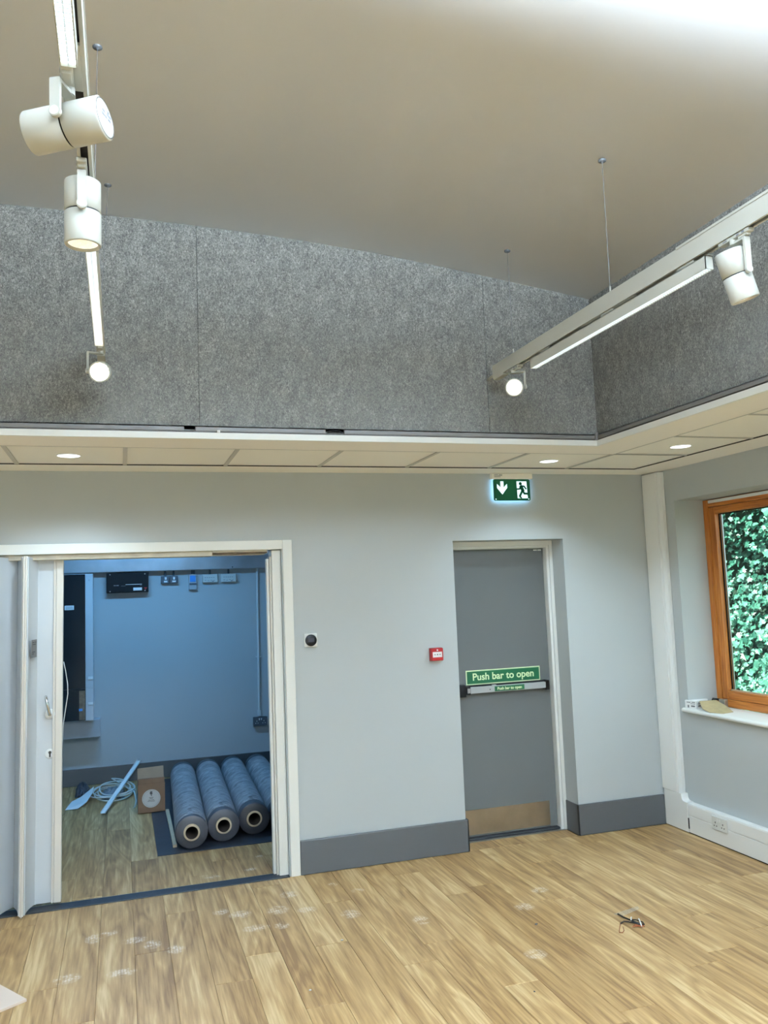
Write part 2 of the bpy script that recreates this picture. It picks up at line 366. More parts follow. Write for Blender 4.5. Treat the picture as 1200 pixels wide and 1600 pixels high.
    def build_one(s, name, m, parent=None, bevel=0):
        off = Vector(parent['_o']) if parent is not None else Vector((0, 0, 0))
        me = bpy.data.meshes.new(name); me.from_pydata([tuple(Vector(v)-off) for v in s.v], [], s.f); me.update()
        for p, q in zip(me.polygons, s.sm): p.use_smooth = q
        bm = bmesh.new(); bm.from_mesh(me); bmesh.ops.recalc_face_normals(bm, faces=bm.faces[:]); bm.to_mesh(me); bm.free()
        me.materials.append(M[m] if isinstance(m, str) else m)
        o = bpy.data.objects.new(name, me); COL.objects.link(o)
        if parent is not None: o.parent = parent; o['_o'] = parent['_o']
        else: o['_o'] = (0., 0., 0.)
        if bevel:
            md = o.modifiers.new('bevel', 'BEVEL'); md.width = bevel; md.segments = 2; md.limit_method = 'ANGLE'
        return o
def bx(*a, ch=0): return MB().box(*a, ch=ch)
def thing(name, label, cat, loc=(0, 0, 0), group=None, kind=None):
    o = bpy.data.objects.new(name, None); COL.objects.link(o); o.location = loc; o['_o'] = tuple(float(c) for c in loc)
    o.empty_display_size = .05
    if label: o['label'] = label
    if cat: o['category'] = cat
    if group: o['group'] = group
    if kind: o['kind'] = kind
    return o
def structure(o): o['kind'] = 'structure'; return o
def tag(o, label, cat, group=None):
    o['label'] = label; o['category'] = cat
    if group: o['group'] = group
    return o
def copy_tree(o, parent=None):
    c = o.copy(); COL.objects.link(c)
    if parent is not None: c.parent = parent
    for ch in list(o.children): copy_tree(ch, c)
    return c
def text(name, body, size, loc, xdir, ydir, m, parent, depth=.0008, bold=0.0, align='CENTER', space=1.0):
    cu = bpy.data.curves.new(name, 'FONT'); cu.body = body; cu.size = size; cu.extrude = depth; cu.offset = bold
    cu.align_x = align; cu.align_y = 'CENTER'; cu.space_character = space
    t = bpy.data.objects.new(name, cu); COL.objects.link(t)
    dg = bpy.context.evaluated_depsgraph_get(); me = bpy.data.meshes.new_from_object(t.evaluated_get(dg))
    COL.objects.unlink(t); bpy.data.objects.remove(t)
    X = Vector(xdir).normalized(); Y = Vector(ydir).normalized(); Z = X.cross(Y)
    R = Matrix((X, Y, Z)).transposed().to_4x4(); R.translation = Vector(loc)-Vector(parent['_o'])
    me.transform(R); me.materials.clear(); me.materials.append(M[m])
    o = bpy.data.objects.new(name, me); COL.objects.link(o); o.parent = parent; o['_o'] = parent['_o']; return o
def stroke(mb, pts, w, o, ux, uy, depth):   # thick poly-line drawn in a plane
    for (x0, y0), (x1, y1) in zip(pts, pts[1:]):
        dx, dy = x1-x0, y1-y0; L = math.hypot(dx, dy); nx, ny = -dy/L*w/2, dx/L*w/2; ex, ey = dx/L*w*.3, dy/L*w*.3
        mb.prism([(x0-ex+nx, y0-ey+ny), (x0-ex-nx, y0-ey-ny), (x1+ex-nx, y1+ey-ny), (x1+ex+nx, y1+ey+ny)], o, ux, uy, depth)
def circ(r, n=24, cx=0, cy=0, ry=None): return [(cx+r*math.cos(2*PI*i/n), cy+(ry or r)*math.sin(2*PI*i/n)) for i in range(n)]
def rrect(w, h, r, n=4):
    out = []
    for cx, cy, a in ((w/2-r, h/2-r, 0), (-w/2+r, h/2-r, 90), (-w/2+r, -h/2+r, 180), (w/2-r, -h/2+r, 270)):
        out += [(cx+r*math.cos(math.radians(a+90*i/n)), cy+r*math.sin(math.radians(a+90*i/n))) for i in range(n+1)]
    return out
XA, YA, ZA = (1, 0, 0), (0, 1, 0), (0, 0, 1)

# ------------------------------------------------------------------ room shell
XL, YF, H = -9.2, -9.0, 2.62
PROF = [(-1.0, 3.51), (-1.15, 3.533), (-1.65, 3.60), (-2.06, 3.655), (-2.45, 3.70), (-2.83, 3.733), (-3.18, 3.755), (-3.5, 3.768), (-4.0, 3.783), (-4.6, 3.790)]
prof = PROF + [(-9.2-x, z) for x, z in reversed(PROF[:-1])]
def zc(x):
    for (a, za), (b, zb) in zip(prof, prof[1:]):
        if b <= x <= a: return za+(zb-za)*(a-x)/(a-b)
    return 3.5
# floor with planks (main room and store room share the run of planks)
fl = thing('floor', None, None, (0, 0, 0), kind='structure')
bx(XL, .2, YF, 4.0, -.20, -.004).build('floor_base', 'subfloor', fl)
PW, PL = .176, 1.61
known = {0: -.308, 5: -.72, 6: -.255, 12: -1.09, -1: -1.52, -5: -1.129, 17: -1.475, 18: -1.08, 7: -1.30, 3: -1.0, 9: -.55, 15: -.85}
planks = []
k = -6
while True:
    xr = -1.035-PW*k; xl = xr-PW
    if xr < XL: break
    y0 = known.get(k, (k*.618034 % 1)*PL*1.0-1.4)
    y = y0-PL*8
    while y < 3.52:
        a, b_ = max(y, YF), min(y+PL, 3.5)
        def put(a, b_, xl=xl, xr=xr):
            l, r = max(xl, XL), min(xr, 0.0)
            if r-l > .01 and b_-a > .01: planks.append((l, r, a, b_))
        put(a, b_) if b_ <= 0.0 or a >= 0.0 else (put(a, min(b_, 0.0)), put(max(a, .10), b_) if xl > -5.6 and xr < -1.7 else None)
        y += PL
    k += 1
planks = [p for p in planks if p[2] < 0 or (p[0] > -5.7 and p[1] < -1.65)]
planks = [(p[0], p[1], max(p[2], .10) if p[2] >= 0 else p[2], p[3]) for p in planks]
planks += [(l, r, .001, .163) for l, r in ((-1.636, -1.5635), (-1.5625, -1.3875), (-1.3865, -1.2115), (-1.2105, -1.0355), (-1.0345, -.8595), (-.8585, -.786))]
def vis(p):
    cx, cy = (p[0]+p[1])/2, (p[2]+p[3])/2
    return math.hypot(cx+2.6, (cy+.9))
planks.sort(key=vis)
far = MB()
for i, (a, b_, c, d) in enumerate(planks):
    g = .0007
    q = MB()
    e = .0012
    x0, x1, y0, y1 = a+g, b_-g, c+g, d-g
    q.add([(x0,y0,-.004),(x1,y0,-.004),(x1,y1,-.004),(x0,y1,-.004),(x0,y0,-e),(x1,y0,-e),(x1,y1,-e),(x0,y1,-e),(x0+e,y0+e,0),(x1-e,y0+e,0),(x1-e,y1-e,0),(x0+e,y1-e,0)],
          [(0,1,5,4),(1,2,6,5),(2,3,7,6),(3,0,4,7),(4,5,9,8),(5,6,10,9),(6,7,11,10),(7,4,8,11),(8,9,10,11)])
    if i < 298: q.build('plank', 'floor', fl)
    else: far.add(q.v, q.f)
o = far.build('plank', 'floor', fl); o['kind'] = 'stuff'

# back wall (with the partition opening and the fire door recess)
PX0, PX1, PZ = -5.32, -2.885, 2.105      # partition opening
DX0, DX1, DZ = -1.652, -.772, 2.137      # fire door opening
w = MB()
w.box(XL, PX0, 0, .15, -.2, 3.0); w.box(PX0, PX1, 0, .15, PZ, 3.0); w.box(PX1, -1.70, 0, .15, -.2, 3.0)
w.box(-1.70, DX0, 0, .32, -.2, 3.0); w.box(DX0, DX1, 0, .32, DZ, 3.0); w.box(DX1, .35, 0, .32, -.2, 3.0)
structure(w.build('wall_back', 'wall'))
# right wall with windows
SZ, WT = .845, 2.383
w = MB(); WD = .35
ys = [0.0]
for a, b_ in WINS: ys += [b_, a]
ys.append(YF)
for i in range(0, len(ys), 2): w.box(0, WD, ys[i+1], ys[i], -.2, 3.0)
for a, b_ in WINS: w.box(0, WD, a, b_, -.2, SZ); w.box(0, WD, a, b_, WT, 3.0)
structure(w.build('wall_right', 'wall'))
w = MB(); prev = 0.0
for a, b_ in WINS:
    w.box(XL-WD, XL, b_, prev, -.2, 3.0); prev = a; w.box(XL-WD, XL, a, b_, -.2, SZ); w.box(XL-WD, XL, a, b_, WT, 3.0)
w.box(XL-WD, XL, YF, prev, -.2, 3.0)
structure(w.build('wall_left', 'wall'))
# front wall behind the camera: two wide glazed openings
w = MB(); FO = [(-8.0, -5.4), (-4.0, -1.4)]
w.box(XL-WD, FO[0][0], YF-WD, YF, -.2, 3.0); w.box(FO[0][1], FO[1][0], YF-WD, YF, -.2, 3.0); w.box(FO[1][1], WD, YF-WD, YF, -.2, 3.0)
for a, b_ in FO: w.box(a, b_, YF-WD, YF, -.2, .1); w.box(a, b_, YF-WD, YF, 2.4, 3.0)
structure(w.build('wall_front', 'wall'))

# bulkhead above the border ceiling, carrying the felt panels
BX0, BX1, BY0, BY1 = XL+1.15, -1.15, YF+1.15, -1.15
def bulk(name, x0, x1, y0, y1):
    return structure(bx(x0, x1, y0, y1, 2.665, 4.1).build(name, 'slot'))
uw = bulk('wall_back_upper', BX0-.4, BX1+.4, BY1+.012, BY1+.16)
ur = bulk('wall_right_upper', BX1+.012, BX1+.16, BY0, BY1)
ul = bulk('wall_left_upper', BX0-.16, BX0-.012, BY0, BY1)
uf = bulk('wall_front_upper', BX0-.4, BX1+.4, BY0-.16, BY0-.012)
def feltpanel_x(x0, x1, par, yf, yb):   # panel on a wall facing along Y; top edge follows the vault
    n = max(2, int(abs(x1-x0)/.3)); xs = [x0+(x1-x0)*i/n for i in range(n+1)]
    poly = [(x0, 2.664), (x1, 2.664)]+[(x, zc(x)+.0) for x in reversed(xs)]
    m_ = MB(); m_.prism(poly, (0, yb, 0), XA, ZA, abs(yb-yf)); return m_.build('felt_panel', 'felt', par)
for a, b_ in ((-1.86, -1.15), (-3.507, -1.86), (-5.154, -3.507), (-6.8, -5.154), (BX0, -6.8)):
    feltpanel_x(a+.0012, b_-.0012, uw, BY1, BY1+.012); feltpanel_x(a+.0012, b_-.0012, uf, BY0-.012, BY0)
yy = BY1
while yy > BY0+.05:
    y2 = max(yy-1.647*2, BY0)
    bx(BX1, BX1+.012, y2+.001, yy-.001, 2.664, 3.533).build('felt_panel', 'felt', ur)
    bx(BX0-.012, BX0, y2+.001, yy-.001, 2.664, 3.533).build('felt_panel', 'felt', ul)
    yy = y2
# vaulted ceiling
n = len(prof); vs = []
for y in (BY0-.3, BY1+.3):
    for x, z in prof: vs.append((x, y, z))
for y in (BY0-.3, BY1+.3):
    for x, z in prof: vs.append((x, y, z+.12))
fs = [(i, i+1, n+i+1, n+i) for i in range(n-1)]+[(2*n+i, 3*n+i, 3*n+i+1, 2*n+i+1) for i in range(n-1)]
fs += [(i, 2*n+i, 2*n+i+1, i+1) for i in range(n-1)]+[(n+i, n+i+1, 3*n+i+1, 3*n+i) for i in range(n-1)]+[(0, n, 3*n, 2*n), (n-1, 3*n-1, 4*n-1, 2*n-1)]
m_ = MB(); m_.add(vs, fs, True); ce = structure(m_.build('ceiling', 'ceil'))
# dropped border ceiling
bc = thing('ceiling', None, None, (0, 0, 0), kind='structure')
G0, G1 = .268, .872          # grid band measured from the walls
m_ = MB(); ZT = H+.04
def ring(m_, a, b_, z0, z1):   # rectangular ring between offsets a and b from the walls
    m_.box(XL+a, -a, -b_, -a, z0, z1); m_.box(XL+a, -a, YF+a, YF+b_, z0, z1)
    m_.box(-b_, -a, YF+b_, -b_, z0, z1); m_.box(XL+a, XL+b_, YF+b_, -b_, z0, z1)
ring(m_, 0.0, G0, H, ZT); ring(m_, G1, 1.15, H, ZT)
m_.build('plaster_margin', 'border', bc)
m_ = MB(); ring(m_, 0, 1.15, ZT+.01, ZT+.03); m_.build('ceiling_void_board', 'border', bc)
# lip
m_ = MB(); e = .018
m_.box(BX0-.0, BX1, BY1-e, BY1, H-.001, H+.032); m_.box(BX0, BX1, BY0, BY0+e, H-.001, H+.032)
m_.box(BX1-e, BX1, BY0+e, BY1-e, H-.001, H+.032); m_.box(BX0, BX0+e, BY0+e, BY1-e, H-.001, H+.032)
m_.build('lip_trim', 'gloss', bc)
grid = MB(); bw = .012
jx = [-.865-.602*i for i in range(0, 14)]
tiles = []
for i in range(13): tiles.append((jx[i+1], jx[i], -G1, -G0))
tiles.append((-.865, -.30, -G1, -G0))
jy = [-.88-.602*i for i in range(0, 13)]
for a, b_ in zip(jy, jy[1:]): tiles.append((-.865, -.30, b_, a))
for (x0, x1, y0, y1) in tiles:
    q = bx(x0+.009, x1-.009, y0+.009, y1-.009, H+.004, H+.018, ch=.002); q.build('ceiling_tile', 'tile', bc)
for x in jx: bx(x-bw, x+bw, -G1+.004, -G0-.004, H-.001, H+.003).build('grid_bar', 'grid', bc)
for y in jy[1:]: bx(-.865+bw, -.30-.004, y-bw*.6, y+bw*.6, H-.001, H+.003).build('grid_bar', 'grid', bc)
bx(-.865+bw, -.30-.004, -.875, -.863, H-.001, H+.003).build('grid_bar', 'grid', bc)
bx(-.865-bw*.5, -.865+bw*.5, jy[-1], -.88, H-.001, H+.003).build('grid_bar', 'grid', bc)
m_ = MB()
m_.box(XL+.9, -.30, -G0-.003, -G0+.004, H-.002, H+.004); m_.box(-.30-.003, -.30+.004, YF+1, -G0, H-.002, H+.004)
m_.build('shadow_joint', 'slot', bc)
m_ = MB(); m_.box(XL+.9, -.865, -G1-.006, -G1+.004, H-.001, H+.003); m_.build('grid_edge', 'grid', bc)
# flat strip between the tile band of the other sides
m_ = MB(); m_.box(XL+G0, XL+G1, YF+G0, -G1, H+.002, H+.02); m_.box(XL+G1, -G0, YF+G0, YF+G1, H+.002, H+.02); m_.box(-.30, -.268, YF+G1, -.268, H, H+.02)
m_.build('plain_margin', 'tile', bc)
# grey trim at the foot of the felt
tb = thing('trim_1', None, None, (0, 0, 0), kind='structure')
for a, b_ in ((BX0, -3.585), (-3.53, -2.84), (-2.735, BX1-.01)):
    bx(a, b_, BY1-.016, BY1-.001, 2.66, 2.682, ch=.002).build('trim_strip', 'trimgrey', tb)
bx(BX1-.016, BX1-.001, BY0, BY1-.016, 2.66, 2.682, ch=.002).build('trim_strip', 'trimgrey', tb)
m_ = MB(); m_.box(BX0, BX1-.01, BY1-.013, BY1-.001, 2.652, 2.66); m_.box(BX1-.013, BX1-.001, BY0, BY1-.013, 2.652, 2.66); m_.build('shadow_gap', 'slot', tb)
m_ = MB(); m_.tube([(-2.83, BY1-.012, 2.67), (-2.81, BY1-.022, 2.674), (-2.77, BY1-.024, 2.676), (-2.745, BY1-.012, 2.668)], .003, 6); m_.build('cable_end', 'black', tb)
bx(BX1-.03, BX1-.012, BY1-.03, BY1-.014, 2.655, 2.70, ch=.002).build('trim_end', 'trimgrey', tb)
bx(-3.42, -3.405, BY1-.03, BY1-.017, 2.652, 2.664, ch=.002).build('packing_piece', 'paper', tb)

# skirting boards
bb = MB(); S = .216
def sk(m_, x0, x1, y0, y1, h=S): m_.box(x0, x1, y0, y1, 0.0005, h-.006); m_.box(x0+.0, x1, min(y0, y1)+.0, max(y0, y1), h-.006, h)
m_ = MB(); m_.box(-2.814, -1.636, -.02, -.0005, .001, S, ch=.005); m_.box(DX0+.0005, -1.636, -.02, .16, .001, S, ch=.005)
structure(m_.build('baseboard_back', 'skirt'))
m_ = MB(); m_.box(-.784, -.058, -.02, -.0005, .001, S, ch=.005); m_.box(-.784, DX1-.0005, -.02, .162, .001, S, ch=.005)
structure(m_.build('baseboard_back', 'skirt'))
structure(bx(XL, -5.4, -.02, -.0005, .001, S, ch=.005).build('baseboard_back', 'skirt'))
structure(bx(XL+.0005, XL+.02, YF, -.02, .001, S, ch=.005).build('baseboard_left', 'skirt'))

# partition opening lining
t2 = thing('trim_2', None, None, (0, 0, 0), kind='structure')
m_ = MB()
m_.box(-2.878, -2.815, -.018, -.0005, .001, 2.165, ch=.003); m_.build('casing_leg', 'gloss', t2)
m_ = MB(); m_.box(-5.39, -2.8785, -.018, -.0005, 2.103, 2.165, ch=.003); m_.build('casing_head', 'gloss', t2)
m_ = MB(); m_.box(-5.39, -5.327, -.018, -.0005, .001, 2.102, ch=.003); m_.build('casing_leg', 'gloss', t2)
m_ = MB(); m_.box(-2.945, -2.8855, .025, .149, .001, 2.10, ch=.003); m_.build('jamb_post', 'gloss', t2)
bx(-2.8985, -2.8915, .021, .027, .01, 2.09).build('jamb_bead', 'gloss', t2)
m_ = MB(); m_.box(-2.958, -2.946, .045, .125, .001, 2.06, ch=.002); m_.build('receiving_strip', 'panel_edge', t2)
m_ = MB(); m_.box(-2.975, -2.9585, .07, .115, .001, 2.045, ch=.003); m_.build('receiving_channel', 'upvc', t2)
m_ = MB(); m_.box(-5.32, -3.335, .01, .14, 2.07, 2.1045, ch=.003); m_.build('track_cover', 'rail', t2)
m_ = MB(); m_.box(-3.333, -2.975, .03, .12, 2.082, 2.1045); m_.build('open_track', 'brownslot', t2)
m_ = MB(); m_.box(-3.333, -2.975, .008, .03, 2.092, 2.104); m_.box(-3.333, -2.975, .12, .14, 2.075, 2.104); m_.build('track_flange', 'rail', t2)
m_ = MB(); m_.box(-5.32, -2.8855, -.018, .085, -.002, .006, ch=.002); m_.build('threshold_strip', 'blackrub', t2)
bx(-5.32, -2.8855, .087, .10, -.003, .002).build('threshold_edge', 'steel', t2)
# store room behind the partition
RY = 3.498
w = MB(); w.box(-5.75, -1.55, RY, RY+.15, -.2, 2.9); structure(w.build('wall_rear', 'wall'))
structure(bx(-5.75, -5.6, .15, RY, -.2, 2.9).build('wall_rear_left', 'wall'))
structure(bx(-1.70, -1.55, .3205, RY, -.2, 2.9).build('wall_rear_right', 'wall'))
structure(bx(-5.75, -1.55, .15, RY+.15, 2.75, 2.9).build('ceiling', 'ceil'))
m_ = MB(); m_.box(-5.6, -1.7, RY-.018, RY-.0005, .001, .165, ch=.004); structure(m_.build('baseboard_rear', 'skirt'))
structure(bx(-1.718, -1.7005, .33, RY-.02, .001, .165, ch=.004).build('baseboard_rear_right', 'skirt'))

# ------------------------------------------------------------------ fire door
d = thing('door_1', None, None, (-1.2, .2, 0), kind='structure')
m_ = MB()
m_.box(-.800, -.7735, .165, .30, .001, 2.136, ch=.002); m_.box(-.8235, -.8035, .170, .30, .001, 2.105, ch=.002); m_.box(-.8035, -.800, .178, .30, .001, 2.12)
m_.box(-1.6505, -1.600, .165, .30, .001, 2.136, ch=.002)
m_.box(-1.600, -.8005, .165, .30, 2.100, 2.136, ch=.002); m_.box(-1.600, -.8235, .17, .30, 2.083, 2.0995, ch=.002)
m_.build('door_frame', 'gloss', d)
leaf = bx(-1.597, -.8265, .222, .268, .022, 2.080, ch=.002).build('door_leaf', 'doorgrey', d)
bx(-1.56, -.885, .2195, .2215, .034, .208, ch=.0008).build('kick_plate', 'steel', leaf)
# push-bar notice
sg = bx(-1.508, -.906, .2185, .2215, 1.092, 1.197, ch=.001).build('push_bar_notice', 'cream', d)
sg['label'] = 'green notice with cream border reading Push bar to open'
bx(-1.500, -.914, .2175, .2185, 1.100, 1.189).build('notice_panel', 'green', sg)
text('notice_lettering', 'Push bar to open', .072, (-1.207, .2172, 1.146), XA, ZA, 'cream', sg, bold=.0014, space=1.0)
# panic bar
pb = bx(-1.525, -.875, .165, .190, 1.036, 1.082, ch=.004).build('push_bar', 'silverpaint', d)
m_ = MB(); m_.box(-1.585, -1.532, .165, .2215, 1.015, 1.10, ch=.006); m_.box(-1.532, -1.498, .160, .2215, 1.030, 1.088, ch=.005); m_.box(-.892, -.862, .160, .2215, 1.022, 1.094, ch=.006); m_.box(-1.50, -.89, .19, .2215, 1.078, 1.092, ch=.002)
m_.build('bar_end_bracket', 'black', pb)
bx(-1.524, -1.503, .1585, .1605, 1.042, 1.076, ch=.001).build('bar_end_plate', 'alu', pb)
bx(-1.308, -1.068, .1638, .1648, 1.041, 1.077).build('bar_label', 'green', pb)
text('bar_lettering', 'Push bar to open', .0285, (-1.188, .1634, 1.059), XA, ZA, 'cream', pb, bold=.0007, depth=.0003)
MB().cyl((-1.345, .165, 1.058), (-1.345, .1635, 1.058), .004, seg=12).build('bar_screw', 'black', pb)
bx(-1.32, -1.29, .168, .19, 1.083, 1.088, ch=.002).build('bar_chip', 'chip', pb)
for z in (1.96, .3): MB().cyl((-1.598, .212, z), (-1.598, .212, z+.11), .0085, seg=12).build('hinge', 'black', d)
m_ = MB(); m_.box(-.905, -.875, .2175, .2215, 2.062, 2.072, ch=.001); m_.box(-.87, -.84, .2175, .2215, 2.062, 2.072, ch=.001); m_.build('door_contact', 'upvc', d)
m_ = MB(); m_.box(-1.652, -.7735, .19, .30, -.003, .018, ch=.003); m_.build('threshold_seal', 'blackrub', d)
bx(-1.652, -.785, .164, .186, -.003, .006, ch=.001).build('threshold_bar', 'alu', d)

# ------------------------------------------------------------------ folding partition
fp = thing('door_2', None, None, (-4.5, 0, 0), kind='structure')
def leafpoly(p0, p1, th, bow, n=8):
    p0 = Vector(p0); p1 = Vector(p1); t = (p1-p0).normalized(); nrm = Vector((t.y, -t.x))
    a = []; b_ = []
    for i in range(n+1):
        s = i/n; q = p0.lerp(p1, s)-nrm*bow*4*s*(1-s); a.append(tuple(q+nrm*th/2)); b_.append(tuple(q-nrm*th/2))
    return a+list(reversed(b_))
def folding_leaf(p0, p1, th=.014, bow=.008):
    m_ = MB(); m_.prism(leafpoly(p0, p1, th, bow), (0, 0, .022), XA, YA, 2.064); return m_.build('folding_panel', 'panel', fp)
folding_leaf((-4.404, .088), (-4.318, .090), .014, -.002)
B = folding_leaf((-4.452, -.088), (-4.414, .082), .012, .010)
folding_leaf((-4.478, -.088), (-4.520, .082), .012, -.008)
folding_leaf((-4.610, -.088), (-4.532, .082), .012, .012)
xz = -4.636
for i in range(5):
    folding_leaf((xz, -.088), (xz-.045, .082), .012, -.006); folding_leaf((xz-.135, -.088), (xz-.058, .082), .012, .01); xz -= .16
for x in (-4.465, -4.623, -4.783, -4.943, -5.103, -5.263):
    m_ = MB(); m_.box(x-.011, x-.001, -.104, -.086, .020, 2.09, ch=.002); m_.box(x+.001, x+.011, -.104, -.086, .020, 2.09, ch=.002); m_.box(x-.002, x+.002, -.098, -.088, .012, 2.086)
    m_.build('folding_edge', 'panel_edge', fp)
m_ = MB(); m_.box(-4.318, -4.308, .066, .122, .020, 2.086, ch=.002); m_.box(-4.303, -4.262, .066, .122, .020, 2.088, ch=.004); m_.box(-4.309, -4.302, .075, .118, .02, 2.08)
m_.build('lead_post', 'panel_edge', fp)
bx(-4.412, -4.403, .078, .092, .02, 2.086).build('hinge_strip', 'panel', fp)
fp.rotation_euler = (0, .009, 0)
# lever and lock on the lead panel
hx = -4.332
h_ = MB().lathe((hx, .083, 1.132), (0, -1, 0), [(0, .0), (0, .031), (.006, .031), (.009, .026), (.009, 0)]).build('lever_rose', 'upvc', fp)
m_ = MB(); m_.cyl((hx, .074, 1.132), (hx, .040, 1.132), .010, seg=16); m_.tube([(hx, .040, 1.132), (hx-.003, .034, 1.150), (hx-.012, .03, 1.19), (hx-.022, .028, 1.235), (hx-.023, .04, 1.241)], .0095, 12)
m_.build('lever_handle', 'chrome', fp)['label'] = 'chrome lever handle turned upwards'
k_ = MB().lathe((hx, .083, .894), (0, -1, 0), [(0, 0), (0, .029), (.004, .029), (.006, .025), (.006, 0)]).build('keyhole_escutcheon', 'upvc', fp)
m_ = MB(); m_.cyl((hx, .0768, .902), (hx, .0758, .902), .009, seg=16); m_.box(hx-.005, hx+.005, .0758, .0768, .874, .90); m_.build('keyhole', 'slot', fp)
# small grey plate with a printed notice on the side-on panel
pv0, pv1 = Vector((-4.440, -.045, 0)), Vector((-4.429, .012, 0)); tv = (pv1-pv0).normalized(); nv = Vector((tv.y, -tv.x, 0))
def quadplate(name, s0, s1, z0, z1, off, th, m, par):
    base = Vector((-4.4335+.0135, -.018, 0))
    a = base+tv*s0+nv*off; b_ = base+tv*s1+nv*off; c = nv*th
    m_ = MB(); vs = [a, b_, b_+c, a+c]; vs = [Vector((p.x, p.y, z)) for z in (z0, z1) for p in vs]
    m_.add(vs, [(0,1,2,3),(4,7,6,5),(0,4,5,1),(1,5,6,2),(2,6,7,3),(3,7,4,0)]); return m_.build(name, m, par)
pl = quadplate('notice_plate', -.052, .052, 1.484, 1.590, .0, .002, 'trimgrey', fp)
for z, a, b_ in ((1.572, -.02, .0), (1.572, .008, .022), (1.560, -.02, .018), (1.515, -.024, .01), (1.504, -.024, -.004)):
    quadplate('notice_print', a*1.6, b_*1.6, z, z+.005, .002, .0006, 'ink', fp)

# ------------------------------------------------------------------ windows
def window(name, y0, y1, x, sgn, full=True):
    o = thing(name, None, None, (x, (y0+y1)/2, SZ), kind='structure')
    X = lambda a: x+sgn*a
    def b2(nm, m, a, b_, ya, yb, za, zb, ch=.003): return bx(X(a), X(b_), ya, yb, za, zb, ch=ch).build(nm, m, o)
    z0, z1 = .876, 2.380; f = .055
    b2('frame_stile', 'oak_v', 0, .08, y1-f, y1-.001, z0, z1); b2('frame_stile', 'oak_v', 0, .08, y0+.001, y0+f, z0, z1)
    b2('frame_rail', 'oak_h', 0.001, .08, y0+f, y1-f, z1-f, z1); b2('frame_rail', 'oak_h', 0.001, .08, y0+f, y1-f, z0, z0+f)
    s = .058; a, c = y0+f+.003, y1-f-.003; za, zb = z0+f+.003, z1-f-.003
    b2('sash_stile', 'oak_v', .006, .062, c-s, c, za, zb); b2('sash_stile', 'oak_v', .006, .062, a, a+s, za, zb)
    b2('sash_rail', 'oak_h', .007, .062, a+s, c-s, zb-s+.008, zb); b2('sash_rail', 'oak_h', .007, .062, a+s, c-s, za, za+s)
    g0, g1, h0, h1 = a+s, c-s, za+s, zb-s+.008
    if full:
        m_ = MB(); m_.box(X(.040), X(.046), g1-.010, g1, h0, h1); m_.box(X(.040), X(.046), g0, g0+.010, h0, h1); m_.box(X(.040), X(.046), g0, g1, h1-.008, h1); m_.box(X(.040), X(.046), g0, g1, h0, h0+.004); m_.build('gasket', 'black', o)
        m_ = MB(); m_.box(X(.052), X(.060), g1-.018, g1-.010, h0, h1); m_.build('glass_spacer', 'alu', o)
        bx(X(.030), X(.040), g0, g1, h0, h0+.010, ch=.002).build('glazing_bead', 'batten', o)  # pale colour stands for the light falling on the bead
    bx(X(.047), X(.051), g0, g1, h0, h1).build('pane', 'glass', o)
    bx(X(-.014), X(-.001), y0+.12, y1-.075, 2.352, 2.374, ch=.004).build('trickle_vent', 'upvc', o)
    return o, (g0, g1, h0, h1)
for i, (a, b_) in enumerate(WINS):
    window('window_%d' % (i+1), a, b_, .25, 1, full=(i == 0))
    window('window_%d' % (i+5), a, b_, XL-.25, -1, full=False)
for i, (a, b_) in enumerate(FO):
    o = thing('window_%d' % (i+9), None, None, ((a+b_)/2, YF, 0), kind='structure')
    m_ = MB(); m_.box(a, a+.07, YF-.12, YF-.05, .1, 2.4); m_.box(b_-.07, b_, YF-.12, YF-.05, .1, 2.4); m_.box((a+b_)/2-.04, (a+b_)/2+.04, YF-.12, YF-.05, .1, 2.4)
    m_.box(a, b_, YF-.12, YF-.05, .1, .18); m_.box(a, b_, YF-.12, YF-.05, 2.33, 2.4); m_.build('window_frame', 'oak_v', o)
    bx(a+.07, b_-.07, YF-.09, YF-.085, .18, 2.33).build('pane', 'glass', o)
# sills
def sill(name, y0, y1, x, sgn):
    X = lambda a: x+sgn*a
    poly = [(X(a), z) for a, z in ((.249, .8455), (.249, .875), (-.018, .875), (-.026, .872), (-.031, .865), (-.032, .859), (-.030, .851), (-.024, .8465), (-.0005, .8455))]
    m_ = MB(); m_.prism(poly, (0, y1, 0), XA, ZA, y1-y0) if True else None
    return structure(m_.build(name, 'gloss'))
for i, (a, b_) in enumerate(WINS):
    # the nosing runs a little past each reveal; the deep part stays between the reveals
    for sgn, x in ((1, 0.0), (-1, XL)):
        X = lambda q: x+sgn*q
        so = thing('trim_%d' % (3+i*2+(0 if sgn > 0 else 1)), None, None, (X(0), (a+b_)/2, .86), kind='structure')
        poly = [(X(q), z) for q, z in ((-.0005, .845), (-.0005, .875), (-.018, .875), (-.026, .8715), (-.031, .865), (-.032, .859), (-.030, .8515), (-.024, .847), (-.016, .845))]
        m_ = MB(); vs = poly; n_ = len(vs)
        m_.add([(p[0], a-.04, p[1]) for p in vs]+[(p[0], b_+.042, p[1]) for p in vs], [tuple(range(n_)), tuple(range(n_, 2*n_))]+[(j, (j+1) % n_, n_+(j+1) % n_, n_+j) for j in range(n_)])
        m_.build('sill_nosing', 'gloss', so)
        bx(X(0), X(.249), a+.001, b_-.001, .8455, .875).build('sill_board', 'gloss', so)
        p = lamp('window_portal', 'AREA', (X(.34), (a+b_)/2, 1.62), (-sgn, 0, 0), 1.0, (1, 1, 1), shape='RECTANGLE', size=b_-a, size_y=1.5)
        p.data.cycles.is_portal = True; bpy.data.objects.remove(p)
